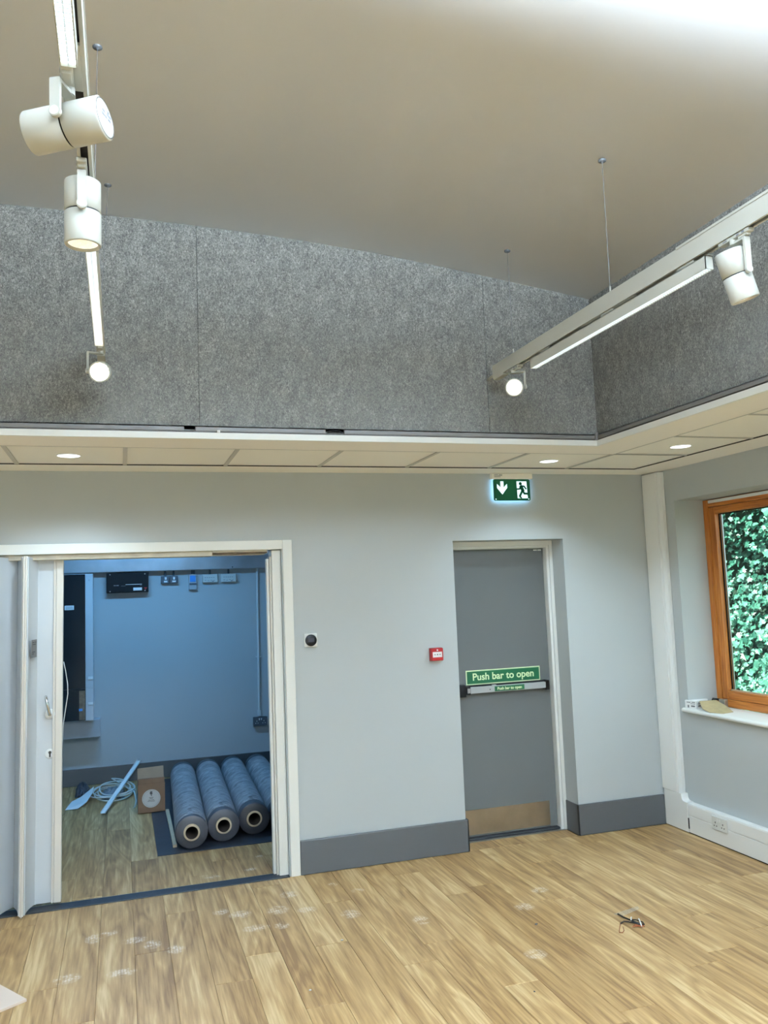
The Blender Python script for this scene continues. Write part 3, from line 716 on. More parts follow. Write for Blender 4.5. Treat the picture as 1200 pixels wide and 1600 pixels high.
for a, b_ in FO:
    p = lamp('window_portal', 'AREA', ((a+b_)/2, YF-.3, 1.25), (0, 1, 0), 1.0, (1, 1, 1), shape='RECTANGLE', size=b_-a, size_y=2.3)
    p.data.cycles.is_portal = True; bpy.data.objects.remove(p)

# ------------------------------------------------------------------ corner boxing and dado trunking
t = thing('corner_casing', 'tall white boxed-in casing in the corner beside the window', 'casing', (-.03, -.1, .262))
m_ = MB(); m_.box(-.057, -.001, -.200, -.0005, .262, 2.612, ch=.003); m_.build('casing_body', 'upvc', t)
bx(-.0635, -.0575, -.176, -.012, .264, 2.606, ch=.002).build('casing_lid', 'upvc', t)
bx(-.030, -.022, -.2045, -.2005, .264, 2.606, ch=.001).build('edge_bead', 'upvc', t)
t = thing('dado_trunking', 'white plastic skirting trunking running under the window along the right wall', 'trunking', (-.03, -3, 0))
m_ = MB(); m_.box(-.054, -.0005, -8.98, -.282, .006, .2105, ch=.004); m_.build('trunking_body', 'upvc', t)
m_ = MB(); m_.box(-.0585, -.0545, -8.98, -.288, .1300, .203, ch=.0015); m_.build('upper_lid', 'upvc', t)
m_ = MB(); m_.box(-.0585, -.0545, -8.98, -.288, .010, .1230, ch=.0015); m_.build('lower_lid', 'upvc', t)
cp = MB(); poly = [(-.022, .006), (-.280, .006), (-.280, .214), (-.262, .214), (-.245, .216), (-.232, .222), (-.225, .235), (-.222, .262), (-.022, .262)]
cp.add([(-.0605, y, z) for y, z in poly]+[(-.0005, y, z) for y, z in poly], [tuple(range(9)), tuple(range(9, 18))]+[(j, (j+1) % 9, 9+(j+1) % 9, 9+j) for j in range(9)])
cp.build('corner_piece', 'upvc', t, bevel=.003)
bx(-.0615, -.0590, -.294, -.284, .034, .108).build('open_slot', 'black', t)
m_ = MB(); m_.box(-.050, -.002, -8.98, -.022, -.003, .006); m_.build('floor_gap', 'black', t)
def socket(name, label, x, y, z, wdt, hgt, axis, mats, sw=True):
    # axis 'x': plate faces -X, width along Y; axis 'y': plate faces -Y, width along X
    t = thing(name, label, 'socket', (x, y, z))
    def P(u0, u1, z0, z1, d0, d1, ch=0):
        return bx(x-d1, x-d0, y+u0, y+u1, z+z0, z+z1, ch=ch) if axis == 'x' else bx(x+u0, x+u1, y-d1, y-d0, z+z0, z+z1, ch=ch)
    P(-wdt/2, wdt/2, -hgt/2, hgt/2, 0, .0098, .003).build('socket_plate', mats[0], t)
    for s in (-1, 1):
        P(s*.008+(-.008 if s < 0 else -.002)-.0, s*.008+(.002 if s < 0 else .008), .012, .032, .010, .014, .001).build('rocker_switch', mats[1], t)
        q = MB()
        for (u, v, ww, hh) in ((0, .012, .006, .012), (-.012, -.010, .009, .006), (.012, -.010, .009, .006)):
            b1 = P(s*.037+u-ww/2, s*.037+u+ww/2, v-hh/2-.008, v+hh/2-.008, .0098, .0106); q.add(b1.v, b1.f)
        q.build('pin_holes', mats[2], t)
    return t
socket('double_socket', 'white double power socket set in the skirting trunking below the window', -.0586, -.622, .147, .148, .088, 'x', ('socketwhite', 'upvc', 'ink'))

# ------------------------------------------------------------------ small wall fittings
t = thing('exit_sign', 'green illuminated emergency exit sign with down arrow and running figure over fire door', 'exit sign', (-1.18, -.02, 2.6))
m_ = MB(); m_.box(-1.342, -1.017, -.048, -.001, 2.576, 2.6185, ch=.006); m_.build('sign_housing', 'border', t)
m_ = MB(); m_.prism(rrect(.292, .156, .012), (-1.183, -.028, 2.497), XA, ZA, .008); pn = m_.build('sign_panel', 'green_glow', t)
bx(-1.30, -1.06, -.030, -.010, 2.5765, 2.5775).build('led_strip', 'cool_strip', t)
m_ = MB(); pf = -.0365
lamp('sign_lamp', 'AREA', (-1.183, -.0265, 2.497), (0, 1, 0), .75, (.30, .66, 1.0), shape='RECTANGLE', size=.28, size_y=.145)
ar = [(-.012, .058), (.012, .058), (.012, .012), (.040, .040), (.040, .010), (0, -.038), (-.040, .010), (-.040, .040), (-.012, .012)]
m_.prism(ar, (-1.262, pf, 2.502), XA, ZA, .0008); m_.build('down_arrow', 'white_glow', pn)
m_ = MB(); m_.prism([(-.040, .062), (.040, .062), (.046, -.062), (-.036, -.062)], (-1.105, pf, 2.498), XA, ZA, .0008); m_.build('doorway_symbol', 'white_glow', pn)
m_ = MB(); o_ = (-1.105, pf-.001, 2.498)
m_.prism(circ(.0125, 16, -.010, .045), o_, XA, ZA, .0008)
stroke(m_, [(-.006, .024), (.008, -.006)], .026, o_, XA, ZA, .0008)
stroke(m_, [(-.010, .026), (.018, .027), (.034, .006)], .0115, o_, XA, ZA, .0008)
stroke(m_, [(-.010, .024), (-.018, .006), (-.036, .005)], .0115, o_, XA, ZA, .0008)
stroke(m_, [(.004, -.006), (-.018, -.046)], .017, o_, XA, ZA, .0008); stroke(m_, [(-.020, -.052), (-.006, -.058)], .011, o_, XA, ZA, .0008)
stroke(m_, [(.008, -.006), (.018, -.028), (.048, -.029)], .015, o_, XA, ZA, .0008)
stroke(m_, [(.048, -.034), (.052, -.052)], .012, o_, XA, ZA, .0008)
m_.build('running_figure', 'green_glow', pn)
m_ = MB()
for x in (-1.315, -1.052): m_.cyl((x, pf, 2.430), (x, pf-.001, 2.430), .004, seg=10)
m_.build('fixing_screw', 'white_glow', pn)
m_ = MB()
for i in range(3): m_.box(-1.325, -1.325+(.030, .062, .050)[i], -.0486, -.0478, 2.606-i*.008, 2.609-i*.008)
m_.box(-1.287, -1.262, -.0486, -.0478, 2.604, 2.608); m_.build('printed_marks', 'inkgrey', t)

t = thing('fire_call_point', 'red fire alarm call point on white wall left of grey fire door', 'fire alarm', (-1.82, 0, 1.35))
bx(-1.868, -1.776, -.030, -.0005, 1.306, 1.394, ch=.003).build('call_point_base', 'red', t)
bx(-1.866, -1.778, -.044, -.0305, 1.308, 1.392, ch=.004).build('call_point_face', 'red', t)
bx(-1.857, -1.788, -.0455, -.0442, 1.331, 1.368, ch=.0005).build('glass_element', 'paper', t)
m_ = MB(); m_.prism(circ(.0045, 14), (-1.822, -.0458, 1.350), XA, ZA, .0006)
m_.prism([(-.022, -.004), (-.011, 0), (-.022, .004)], (-1.822, -.0458, 1.350), XA, ZA, .0006); m_.prism([(.022, .004), (.011, 0), (.022, -.004)], (-1.822, -.0458, 1.350), XA, ZA, .0006)
m_.build('press_symbol', 'ink', t)
MB().lathe((-1.822, -.0442, 1.380), (0, -1, 0), [(0, .006), (.002, .006), (.003, .003), (.003, 0)], 14).build('indicator_lamp', 'paper', t)

t = thing('thermostat', 'square white thermostat with round black dial between opening and call point', 'thermostat', (-2.705, 0, 1.494))
bx(-2.749, -2.661, -.022, -.0005, 1.449, 1.539, ch=.006).build('thermostat_body', 'upvc', t)
MB().lathe((-2.705, -.022, 1.494), (0, -1, 0), [(0, .0385), (.007, .0385), (.010, .036), (.010, 0)], 36).build('round_dial', 'black', t)
bx(-2.725, -2.685, -.0326, -.0321, 1.483, 1.509).build('display', 'screen', t)

# ------------------------------------------------------------------ downlights
def downlight(x, y, label):
    t = thing('downlight', label, 'downlight', (x, y, H+.004), group='recessed downlights')
    MB().lathe((x, y, H+.004), (0, 0, -1), [(0, .068), (.003, .068), (.005, .064), (.004, .060), (0, .059)], 40).build('trim_ring', 'upvc', t)
    m_ = MB(); m_.prism(circ(.0595, 36), (x, y, H+.001), XA, YA, .0015); m_.build('diffuser', 'downlens', t)
    lamp('downlight_lamp', 'AREA', (x, y, H-.012), (0, 0, -1), E_DOWN, COOL, shape='DISK', size=.10, spread=math.radians(125))
downlight(-4.176, -.57, 'round recessed downlight at far left of the tiled border, above the folding partition')
downlight(-1.166, -.57, 'round recessed downlight in border tile just in front of the exit sign')
downlight(-.583, -1.18, 'round recessed downlight in the right hand border, nearest the window')
for x, y in ((-7.2, -.57), (-.583, -4.19), (-.583, -7.2), (-8.62, -1.8), (-8.62, -4.8), (-8.62, -7.2), (-4.6, -8.43), (-2.2, -8.43)):  # more downlights added out of view to raise the light level
    lamp('downlight_lamp', 'AREA', (x, y, H-.012), (0, 0, -1), E_DOWN, COOL, shape='DISK', size=.10, spread=math.radians(125))
    MB().lathe((x, y, H), (0, 0, -1), [(0, .068), (.003, .068), (.005, .06), (.002, .0)], 24).build('downlight', 'upvc')
labs = ['beyond the folding partition at the far left', 'right hand side, second from the front corner', 'right hand side, near the rear corner', 'left hand side, nearest the partition', 'left hand side, in the middle', 'left hand side, near the rear corner', 'rear side, in the middle', 'rear side, towards the right hand corner']
for o, lab in zip([o for o in COL.objects if o.name.startswith('downlight') and o.type == 'MESH' and o.parent is None], labs):
    tag(o, 'added unseen recessed downlight, '+lab, 'downlight', 'downlights outside the photo')

# ------------------------------------------------------------------ lighting tracks
def track(x, label, ye=-8.0):
    t = thing('lighting_track', label, 'lighting track', (x, -1.27, 3.05), group='suspended lighting tracks')
    hw = .018; zb, zt = 2.978, 3.050
    m_ = MB()
    m_.box(x-hw, x-hw+.0035, ye, -1.27, zb, zt); m_.box(x+hw-.0035, x+hw, ye, -1.27, zb, zt); m_.box(x-hw+.0035, x+hw-.0035, ye, -1.27, zb+.030, zt)
    m_.box(x-hw+.0035, x-hw+.0085, ye, -1.27, zb, zb+.004); m_.box(x+hw-.0085, x+hw-.0035, ye, -1.27, zb, zb+.004)
    m_.build('track_profile', 'fix', t)
    bx(x-hw+.0036, x+hw-.0036, ye, -1.275, zb+.0255, zb+.0295).build('conductor_slot', 'slot', t)
    m_ = MB(); m_.box(x-hw-.0006, x+hw+.0006, -1.2695, -1.262, zb-.002, zt+.001, ch=.002); m_.box(x-hw, x+hw, -1.40, -1.27, zb-.012, zb+.002, ch=.002); m_.build('end_feed', 'fix', t)
    bx(x-hw-.002, x+hw+.002, ye, -2.92, zt-.004, zt+.006, ch=.001).build('top_cover', 'fix', t)
    # closed cover plates in the slot beside each light
    m_ = MB()
    for a, b_ in ((-2.62, -2.20), (-3.72, -3.55)): m_.box(x-hw+.0088, x+hw-.0088, a, b_, zb-.001, zb+.006)
    m_.build('slot_cover', 'fix', t)
    m_ = MB(); m_.tube([(x, -1.262, 3.006), (x+.001, -1.21, 3.003), (x, -1.151, 2.999)], .0065, 8); m_.build('feed_cable', 'fix', t)
    offs = {(-1.50, True): (.038, .02), (-2.444, True): (.018, -.075), (-1.50, False): (-.010, -.012), (-2.444, False): (-.030, -.048)}
    for y in (-1.50, -2.444, -6.75, -7.9):
        hx_, hy_ = offs.get((y, x == TL), (0, 0))
        zt2 = zc(x)
        w_ = MB(); w_.cyl((x, y, zt+.03), (x+hx_, y+hy_, zt2-.006), .0012, seg=6); w_.build('suspension_wire', 'wire', t)
        MB().lathe((x+hx_, y+hy_, zt2+.002), (0, 0, -1), [(0, .017), (.007, .017), (.010, .012), (.010, .005), (.014, .004), (.014, 0)], 18).build('ceiling_anchor', 'hook', t)
        m_ = MB(); m_.cyl((x, y, zt), (x, y, zt+.032), .004, seg=10); m_.box(x-.009, x+.009, y-.02, y+.02, zt, zt+.006, ch=.001); m_.build('wire_gripper', 'fix', t)
    return t
TL, TR = -3.985, -1.86
track(TL, 'suspended white lighting track at the left, nearly overhead')
track(TR, 'suspended white lighting track at the right, towards the window wall')
def linear_light(x, y0, y1, label, hide=False, dx=0.0):
    x += dx
    t = thing('linear_light', label, 'linear light', (x, (y0+y1)/2, 2.96), group='linear lights clipped to the tracks')
    hw = .0175; z0, z1 = 2.914, 2.964
    m_ = MB(); m_.box(x-hw, x-hw+.0025, y0, y1, z0, z1); m_.box(x+hw-.0025, x+hw, y0, y1, z0, z1); m_.box(x-hw, x+hw, y0, y1, z1-.003, z1)
    m_.box(x-hw, x+hw, y0, y0+.003, z0, z1); m_.box(x-hw, x+hw, y1-.003, y1, z0, z1)
    m_.build('housing', 'fix', t)
    bx(x-hw+.0026, x+hw-.0026, y0+.003, y1-.003, z0+.008, z0+.010).build('diffuser', 'diff', t)
    m_ = MB(); y = y0+.016
    while y < y1-.01: m_.box(x-hw+.003, x+hw-.003, y-.0009, y+.0009, z0+.001, z0+.0075); y += .0134
    m_.box(x-.0009, x+.0009, y0+.003, y1-.003, z0+.001, z0+.0075)
    o = m_.build('louvre', 'louvre', t); o['kind'] = 'stuff'
    m_ = MB()
    for y in (y0+.12, (y0+y1)/2-.03, y1-.14): m_.box(x-.012, x+.012, y-.05, y+.05, z1, 2.977, ch=.002)
    m_.build('track_adapter', 'fix', t)
    for q in range(5):
        lamp('linear_lamp', 'SPOT', (x, y0+(y1-y0)*(q+.5)/5, z0+.0005), (0, 0, -1), E_BAR/5, DAY, spot_size=math.radians(125), spot_blend=1.0, shadow_soft_size=0.0)
    return t
linear_light(TL, -3.06, -1.735, 'slim lit linear light on left track, the far one beyond the upright spotlight')
linear_light(TL, -5.10, -3.735, 'slim lit linear light on left track, cut off by the top of the photo', dx=-.012)
linear_light(TR, -3.075, -1.712, 'slim lit linear light bar hanging from the right hand track')
for x, ya, yb, k_, side in ((-2.95, -6.8, -4.35, 2.0, 'hanging between the two tracks'), (TR, -6.55, -4.4, .5, 'lying on top of the right track')):  # both added out of view to brighten the ceiling
    t = thing('fill_uplight', 'added slim uplight %s behind the viewer' % side, 'fill_uplight', (x, (ya+yb)/2, 3.06), group='added unseen uplights')
    bx(x-.03, x+.03, ya, yb, 3.059, 3.085, ch=.003).build('fill_uplight_body', 'fix', t)
    if x != TR:
        for y in (ya+.2, yb-.15): MB().box(TL-.015, TR-.06, y-.01, y+.01, 3.0575, 3.0585).build('cross_bar', 'fix', t)
    lamp('fill_uplight_lamp', 'AREA', (x, (ya+yb)/2, 3.09), (0, 0, 1), E_UP*k_, (.66, .83, 1.0), shape='RECTANGLE', size=.05, size_y=yb-ya-.1)
for x in (TL, TR):  # further bars added behind the camera for more light
    for y in (-7.4,): linear_light(x, y, y+1.35, 'added unseen linear light on the %s hand track' % ('left' if x == TL else 'right'))

def spotlight(x, y, label, axis, zp=2.845, on=True, hot=False, arm_yaw=0.0, mark=False, wash=None):
    """axis: direction the light points, perpendicular to the arm side; the arm is on the -Y side turned by arm_yaw"""
    a = Vector(axis).normalized(); z0 = 2.978
    t = thing('track_spotlight', label, 'spotlight', (x, y, z0), group='cylindrical track spotlights')
    cy, sy = math.cos(arm_yaw), math.sin(arm_yaw)
    side = Vector((sy, -cy, 0)); wx = Vector((cy, sy, 0))
    m_ = MB(); m_.box(x-.0135, x+.0135, y-.075, y+.075, z0-.014, z0-.0008, ch=.003); m_.box(x-.010, x+.010, y-.062, y-.020, z0-.022, z0-.012, ch=.002)
    m_.cyl((x, y+.01, z0-.012), (x, y+.01, z0-.030), .015, seg=20); m_.build('track_adapter', 'fix', t)
    m_ = MB()
    for yy_ in (y-.055, y-.03): m_.box(x-.0145, x-.0134, yy_, yy_+.012, z0-.011, z0-.004)
    m_.box(x-.0145, x-.0134, y+.03, y+.05, z0-.010, z0-.006); m_.build('adapter_marks', 'inkgrey', t)
    R, Lr, Lf = .048, .088, .090
    head_c = Vector((x, y+.01, zp))
    pc = head_c+side*(R+.010)
    # arm: flat bar from a swivel plate down to the pivot
    m_ = MB(); top = z0-.030
    def obx(m_, c, ux, uy, uz, hx_, hy, hz):
        vs = [c+ux*(hx_*i)+uy*(hy*j)+uz*(hz*k_) for i in (-1, 1) for j in (-1, 1) for k_ in (-1, 1)]
        m_.add(vs, [(0,1,3,2),(4,6,7,5),(0,4,5,1),(2,3,7,6),(0,2,6,4),(1,5,7,3)])
    Z = Vector((0, 0, 1))
    obx(m_, Vector((x, y+.01, top+.003))+side*(R+.01)/2, wx, side, Z, .011, (R+.016)/2, .004)
    obx(m_, Vector((pc.x, pc.y, (top+.004+zp)/2)), wx, side, Z, .0115, .005, (top+.004-zp)/2)
    m_.cyl(pc+side*.006, pc-side*.004, .0135, seg=20); m_.build('arm', 'fix', t)
    m_ = MB(); m_.cyl(pc+side*.0075, pc+side*.006, .0105, seg=20); m_.build('pivot_cap', 'upvc', t)
    rear = head_c-a*Lr
    hd = MB().lathe(rear, a, [(0, 0), (0, R-.004), (.003, R), (Lr-.003, R), (Lr-.0015, R-.003)], 44).build('rear_housing', 'fix', t)
    MB().lathe(rear-a*.0002, -a, [(0, R-.0035), (.0004, R-.0045), (.0004, R-.0055), (0, R-.006)], 44).build('rear_seam', 'slot', hd)
    MB().lathe(head_c-a*.0015, a, [(0, R-.006), (0, R-.0025), (.003, R-.0025), (.003, R-.006)], 44).build('gap_ring', 'black', t)
    fr = MB().lathe(head_c+a*.0015, a, [(0, R-.003), (.0015, R), (Lf-.003, R), (Lf, R-.002), (Lf, R-.0065), (Lf-.004, R-.0075), (Lf-.005, R-.009)], 44).build('front_housing', 'fix', t)
    if not hot:
        MB().lathe(head_c+a*(Lf-.005), -a, [(0, R-.009), (.010, R-.012), (.022, R-.020), (.030, .012)], 44).build('reflector', 'reflector', fr)
        MB().lathe(head_c+a*(Lf-.034), a, [(0, .0), (0, .013)], 20).build('lamp_chip', 'lens', fr)
    else:
        MB().lathe(head_c+a*(Lf-.006), -a, [(0, R-.009), (.006, R-.012), (.009, 0)], 36).build('reflector', 'reflector_hot', fr)
    if mark:
        u = side.cross(a).normalized(); v = a.cross(u)
        m_ = MB(); o_ = rear-a*.0004
        for (p, q, ww) in ((-.022, .006, .012), (-.006, .006, .010), (.008, .006, .012), (-.022, -.004, .020), (.004, -.004, .010), (-.020, -.012, .008)):
            obx(m_, o_+u*0+side*p+u*(q-.012), side, u, a, ww/2, .0028, .0004)
        m_.build('rear_marks', 'inkgrey', hd)
    if wash:
        lamp('spotlight_lamp', 'SPOT', head_c+a*(Lf+.004), a, wash, (.76, .88, 1.0), spot_size=math.radians(125), spot_blend=1.0, shadow_soft_size=.045)  # ceiling wash from the added upturned spotlights
    elif on:
        lamp('spotlight_lamp', 'SPOT', head_c+a*(Lf+.004), a, E_SPOT, WARM, spot_size=math.radians(62), spot_blend=.7, shadow_soft_size=.035)
    return t
spotlight(TL-.022, -3.585, 'large white track spotlight lying horizontally at upper left with its rear cap showing', (-.88, .40, -.10), zp=2.876, arm_yaw=-.42, mark=True)
spotlight(TL-.008, -3.175, 'white track spotlight pointing straight down on left track', (0.0, .02, -1), zp=2.860)
spotlight(TL, -1.50, 'track spotlight at far end of left track, glaring toward the viewer', (-.03, -.93, -.26), zp=2.865, hot=True, arm_yaw=-1.4)
spotlight(TR, -3.215, 'white track spotlight tilted towards the window on right track', (.30, -.02, -.95), zp=2.84)
spotlight(TR, -1.50, 'track spotlight at far end of right track, glaring beside the felt corner', (-.45, -.85, -.22), zp=2.87, hot=True, arm_yaw=1.0)
spotlight(TL, -5.35, 'added unseen spotlight turned up at the ceiling on the left track behind the viewer', (.10, 1, .60), wash=E_CEIL)  # this one and the next are added to throw light on the ceiling
spotlight(TR, -5.0, 'added unseen spotlight turned up at the ceiling on the right track behind the viewer', (-.12, 1, .60), wash=E_CEIL*1.2)
for x, y, ax in ((TL, -6.0, (.5, -.3, -.9)), (TR, -4.2, (-.5, .2, -1))):  # extra spotlights added out of view to lift the brightness
    spotlight(x, y, 'added unseen downturned spotlight on the %s' % ('left track' if x == TL else 'right track'), ax)

# ------------------------------------------------------------------ store room contents
# galvanised trunking along the rear wall
t = thing('cable_trunking', 'galvanised metal cable trunking across the top of the store room wall', 'trunking', (-3.6, RY, 2.16))
bx(-5.58, -1.72, RY-.100, RY-.0005, 2.098, 2.235, ch=.002).build('trunking_body', 'galv', t)
bx(-5.58, -1.72, RY-.1035, RY-.1005, 2.104, 2.238, ch=.001).build('trunking_lid', 'galv', t)
MB().cyl((-2.78, RY-.1035, 2.116), (-2.78, RY-.106, 2.116), .006, seg=12).build('lid_screw', 'black', t)
t = thing('network_cabinet', 'tall wall cabinet with dark tinted door and pale right hand frame in store room', 'cabinet', (-4.38, RY, 1.5))
bx(-4.66, -4.170, RY-.235, RY-.0005, .966, 2.084, ch=.003).build('cabinet_body', 'cabgrey', t)
bx(-4.655, -4.242, RY-.2405, RY-.2355, .9665, 2.080, ch=.001).build('tinted_door', 'cabdoor', t)
bx(-4.2405, -4.170, RY-.243, RY-.2355, .966, 2.084, ch=.002).build('door_frame', 'cabgrey', t)
bx(-4.218, -4.172, RY-.252, RY-.2435, 1.052, 1.080, ch=.003).build('door_catch', 'upvc', t)
MB().cyl((-4.205, RY-.2435, 2.02), (-4.205, RY-.246, 2.02), .008, seg=14).build('lock', 'alu', t)
lb_ = bx(-4.432, -4.345, RY-.2425, RY-.241, 1.735, 1.778).build('printed_label', 'paper', t)
m_ = MB()
for i in range(3): m_.box(-4.422, -4.358+.004*i, RY-.2431, RY-.2426, 1.764-i*.011, 1.767-i*.011)
m_.build('label_print', 'ink', lb_)
t = thing('network_cabinet', 'small dark fronted wall cabinet directly under the tall one in store room', 'cabinet', (-4.38, RY, .8))
bx(-4.66, -4.170, RY-.235, RY-.0005, .660, .9655, ch=.003).build('cabinet_body', 'cabgrey', t)
bx(-4.655, -4.242, RY-.2405, RY-.2355, .664, .9655, ch=.001).build('tinted_door', 'cabdoor', t)
bx(-4.2405, -4.170, RY-.243, RY-.2355, .660, .9655, ch=.002).build('door_frame', 'cabgrey', t)
bx(-4.218, -4.172, RY-.252, RY-.2435, .808, .834, ch=.003).build('door_catch', 'upvc', t)
bx(-4.300, -4.246, RY-.2415, RY-.2406, .670, .950).build('brown_strip', 'brownslot', t)
bx(-4.303, -4.270, RY-.2428, RY-.2416, .755, .778).build('blue_label', 'blue', t)
t = thing('wall_box', 'plain grey enclosure fixed to the wall beneath the dark cabinets', 'enclosure', (-4.38, RY, .56))
bx(-4.70, -4.112, RY-.15, RY-.0005, .482, .652, ch=.004).build('enclosure_body', 'boxgrey', t)
bx(-4.70, -4.110, RY-.154, RY-.1505, .486, .648, ch=.001).build('enclosure_lid', 'boxgrey', t)
t = thing('control_panel', 'black alarm control panel with red badge hung below the metal trunking', 'control panel', (-3.84, RY, 1.98))
bx(-4.045, -3.635, RY-.09, RY-.0005, 1.886, 2.088, ch=.003).build('panel_body', 'black', t)
bx(-4.038, -3.642, RY-.094, RY-.0905, 1.892, 2.084, ch=.001).build('panel_cover', 'black', t)
m_ = MB(); m_.box(-3.86, -3.70, RY-.0948, RY-.0942, 1.965, 1.970); m_.build('white_line', 'paper', t)
m_ = MB(); m_.box(-3.975, -3.955, RY-.0948, RY-.0942, 1.956, 1.966); m_.box(-3.95, -3.925, RY-.0948, RY-.0942, 1.956, 1.966); m_.box(-3.905, -3.86, RY-.0948, RY-.0942, 1.953, 1.956); m_.box(-3.72, -3.70, RY-.0948, RY-.0942, 1.953, 1.957); m_.build('panel_print', 'inkgrey', t)
bx(-3.785, -3.70, RY-.0955, RY-.0942, 1.905, 1.935).build('paper_label', 'paper', t)
m_ = MB(); m_.prism([(-.017, .008), (.017, .008), (0, -.018)], (-3.665, RY-.0942, 1.926), XA, ZA, .0012); m_.build('red_badge', 'red', t)
m_ = MB()
for x in (-4.01, -3.67):
    for z in (1.902, 2.072): m_.cyl((x, RY-.094, z), (x, RY-.0965, z), .006, seg=10)
m_.build('cover_screw', 'alu', t)
def conduit_stub(t, x, z0, y=RY-.022):
    MB().cyl((x, y, z0), (x, y, 2.0975), .010, seg=12).build('conduit_stub', 'metalbox', t)
def metalclad(x0, x1, z0, z1, name, label, body, face):
    t = thing(name, label, 'switch box', ((x0+x1)/2, RY, (z0+z1)/2), group='switch boxes under the trunking')
    bx(x0, x1, RY-.042, RY-.0005, z0, z1, ch=.003).build('box_body', body, t)
    bx(x0+.002, x1-.002, RY-.048, RY-.0425, z0+.002, z1-.002, ch=.002).build('box_plate', face, t)
    return t
t = metalclad(-3.507, -3.424, 1.966, 2.044, 'switch_box', 'left one of the two small square metal switch boxes on the store wall', 'metalbox', 'metalbox')
bx(-3.472, -3.452, RY-.053, RY-.0485, 2.005, 2.032, ch=.001).build('rocker_switch', 'paper', t); bx(-3.480, -3.445, RY-.0495, RY-.0482, 1.978, 1.995).build('box_marking', 'paper', t); conduit_stub(t, -3.465, 2.045)
t = metalclad(-3.420, -3.338, 1.966, 2.044, 'switch_box', 'right one of the two small square metal switch boxes on the store wall', 'metalbox', 'metalbox')
bx(-3.388, -3.368, RY-.053, RY-.0485, 2.005, 2.032, ch=.001).build('rocker_switch', 'paper', t); bx(-3.396, -3.360, RY-.0495, RY-.0482, 1.978, 1.995).build('box_marking', 'paper', t); conduit_stub(t, -3.380, 2.045)
t = metalclad(-3.228, -3.146, 1.892, 2.054, 'switch_box', 'upright grey consumer unit with blue tinted cover on the store wall', 'boxgrey', 'boxgrey')
bx(-3.216, -3.158, RY-.054, RY-.0485, 1.975, 2.040, ch=.002).build('tinted_cover', 'blue', t); bx(-3.222, -3.152, RY-.053, RY-.0485, 1.945, 1.962, ch=.001).build('ledge', 'metalbox', t); conduit_stub(t, -3.19, 2.055); conduit_stub(t, -3.172, 2.055)
for x0, lab in ((-3.085, 'left one of two pale rectangular junction boxes under the trunking'), (-2.890, 'right one of two pale rectangular junction boxes under the trunking')):
    t = metalclad(x0, x0+.155, 1.962, 2.048, 'junction_box', lab, 'palebox', 'palebox')
    m_ = MB()
    for i in range(5): m_.box(x0+.02+.022*i, x0+.034+.022*i, RY-.0488, RY-.0482, 2.012, 2.016)
    for i in range(4): m_.box(x0+.02+.03*i, x0+.036+.03*i, RY-.0488, RY-.0482, 1.984-.004*(i % 2), 1.988-.004*(i % 2))
    m_.box(x0+.095, x0+.115, RY-.0488, RY-.0482, 1.97, 1.978); m_.build('box_print', 'inkgrey', t); conduit_stub(t, x0+.077, 2.049)
t = thing('conduit', 'vertical pale conduit dropping from trunking to the socket in store room', 'conduit', (-2.515, RY, 1.3))
MB().cyl((-2.508, RY-.018, 2.0975), (-2.520, RY-.018, .555), .0125, seg=14).build('conduit_pipe', 'conduit', t)
bx(-2.545, -2.485, RY-.026, RY-.0005, 1.150, 1.162, ch=.002).build('pipe_saddle', 'conduit', t)
bx(-2.536, -2.504, RY-.034, RY-.0005, .540, .600, ch=.003).build('pipe_adapter', 'conduit', t)
t = socket('double_socket', 'dark metal double socket low on the store room wall', -2.515, RY-.040, .487, .146, .090, 'y', ('metalbox', 'paper', 'paper'))
bx(-2.586, -2.444, RY-.040, RY-.0005, .444, .530, ch=.002).build('back_box', 'metalbox', t)
# store room ceiling light that throws the cool light
t = thing('batten_light', 'fluorescent batten on the store room ceiling, hidden above the opening', 'ceiling light', (-3.75, 2.2, 2.75))
bx(-4.4, -3.1, 2.17, 2.25, 2.70, 2.7495, ch=.004).build('light_body', 'upvc', t)
bx(-4.38, -3.12, 2.175, 2.245, 2.680, 2.6995, ch=.004).build('diffuser', 'backlens', t)
lamp('batten_lamp', 'AREA', (-3.75, 2.21, 2.672), (0, 0, -1), E_BACK, (.17, .52, 1.0), shape='RECTANGLE', size=1.25, size_y=.07)

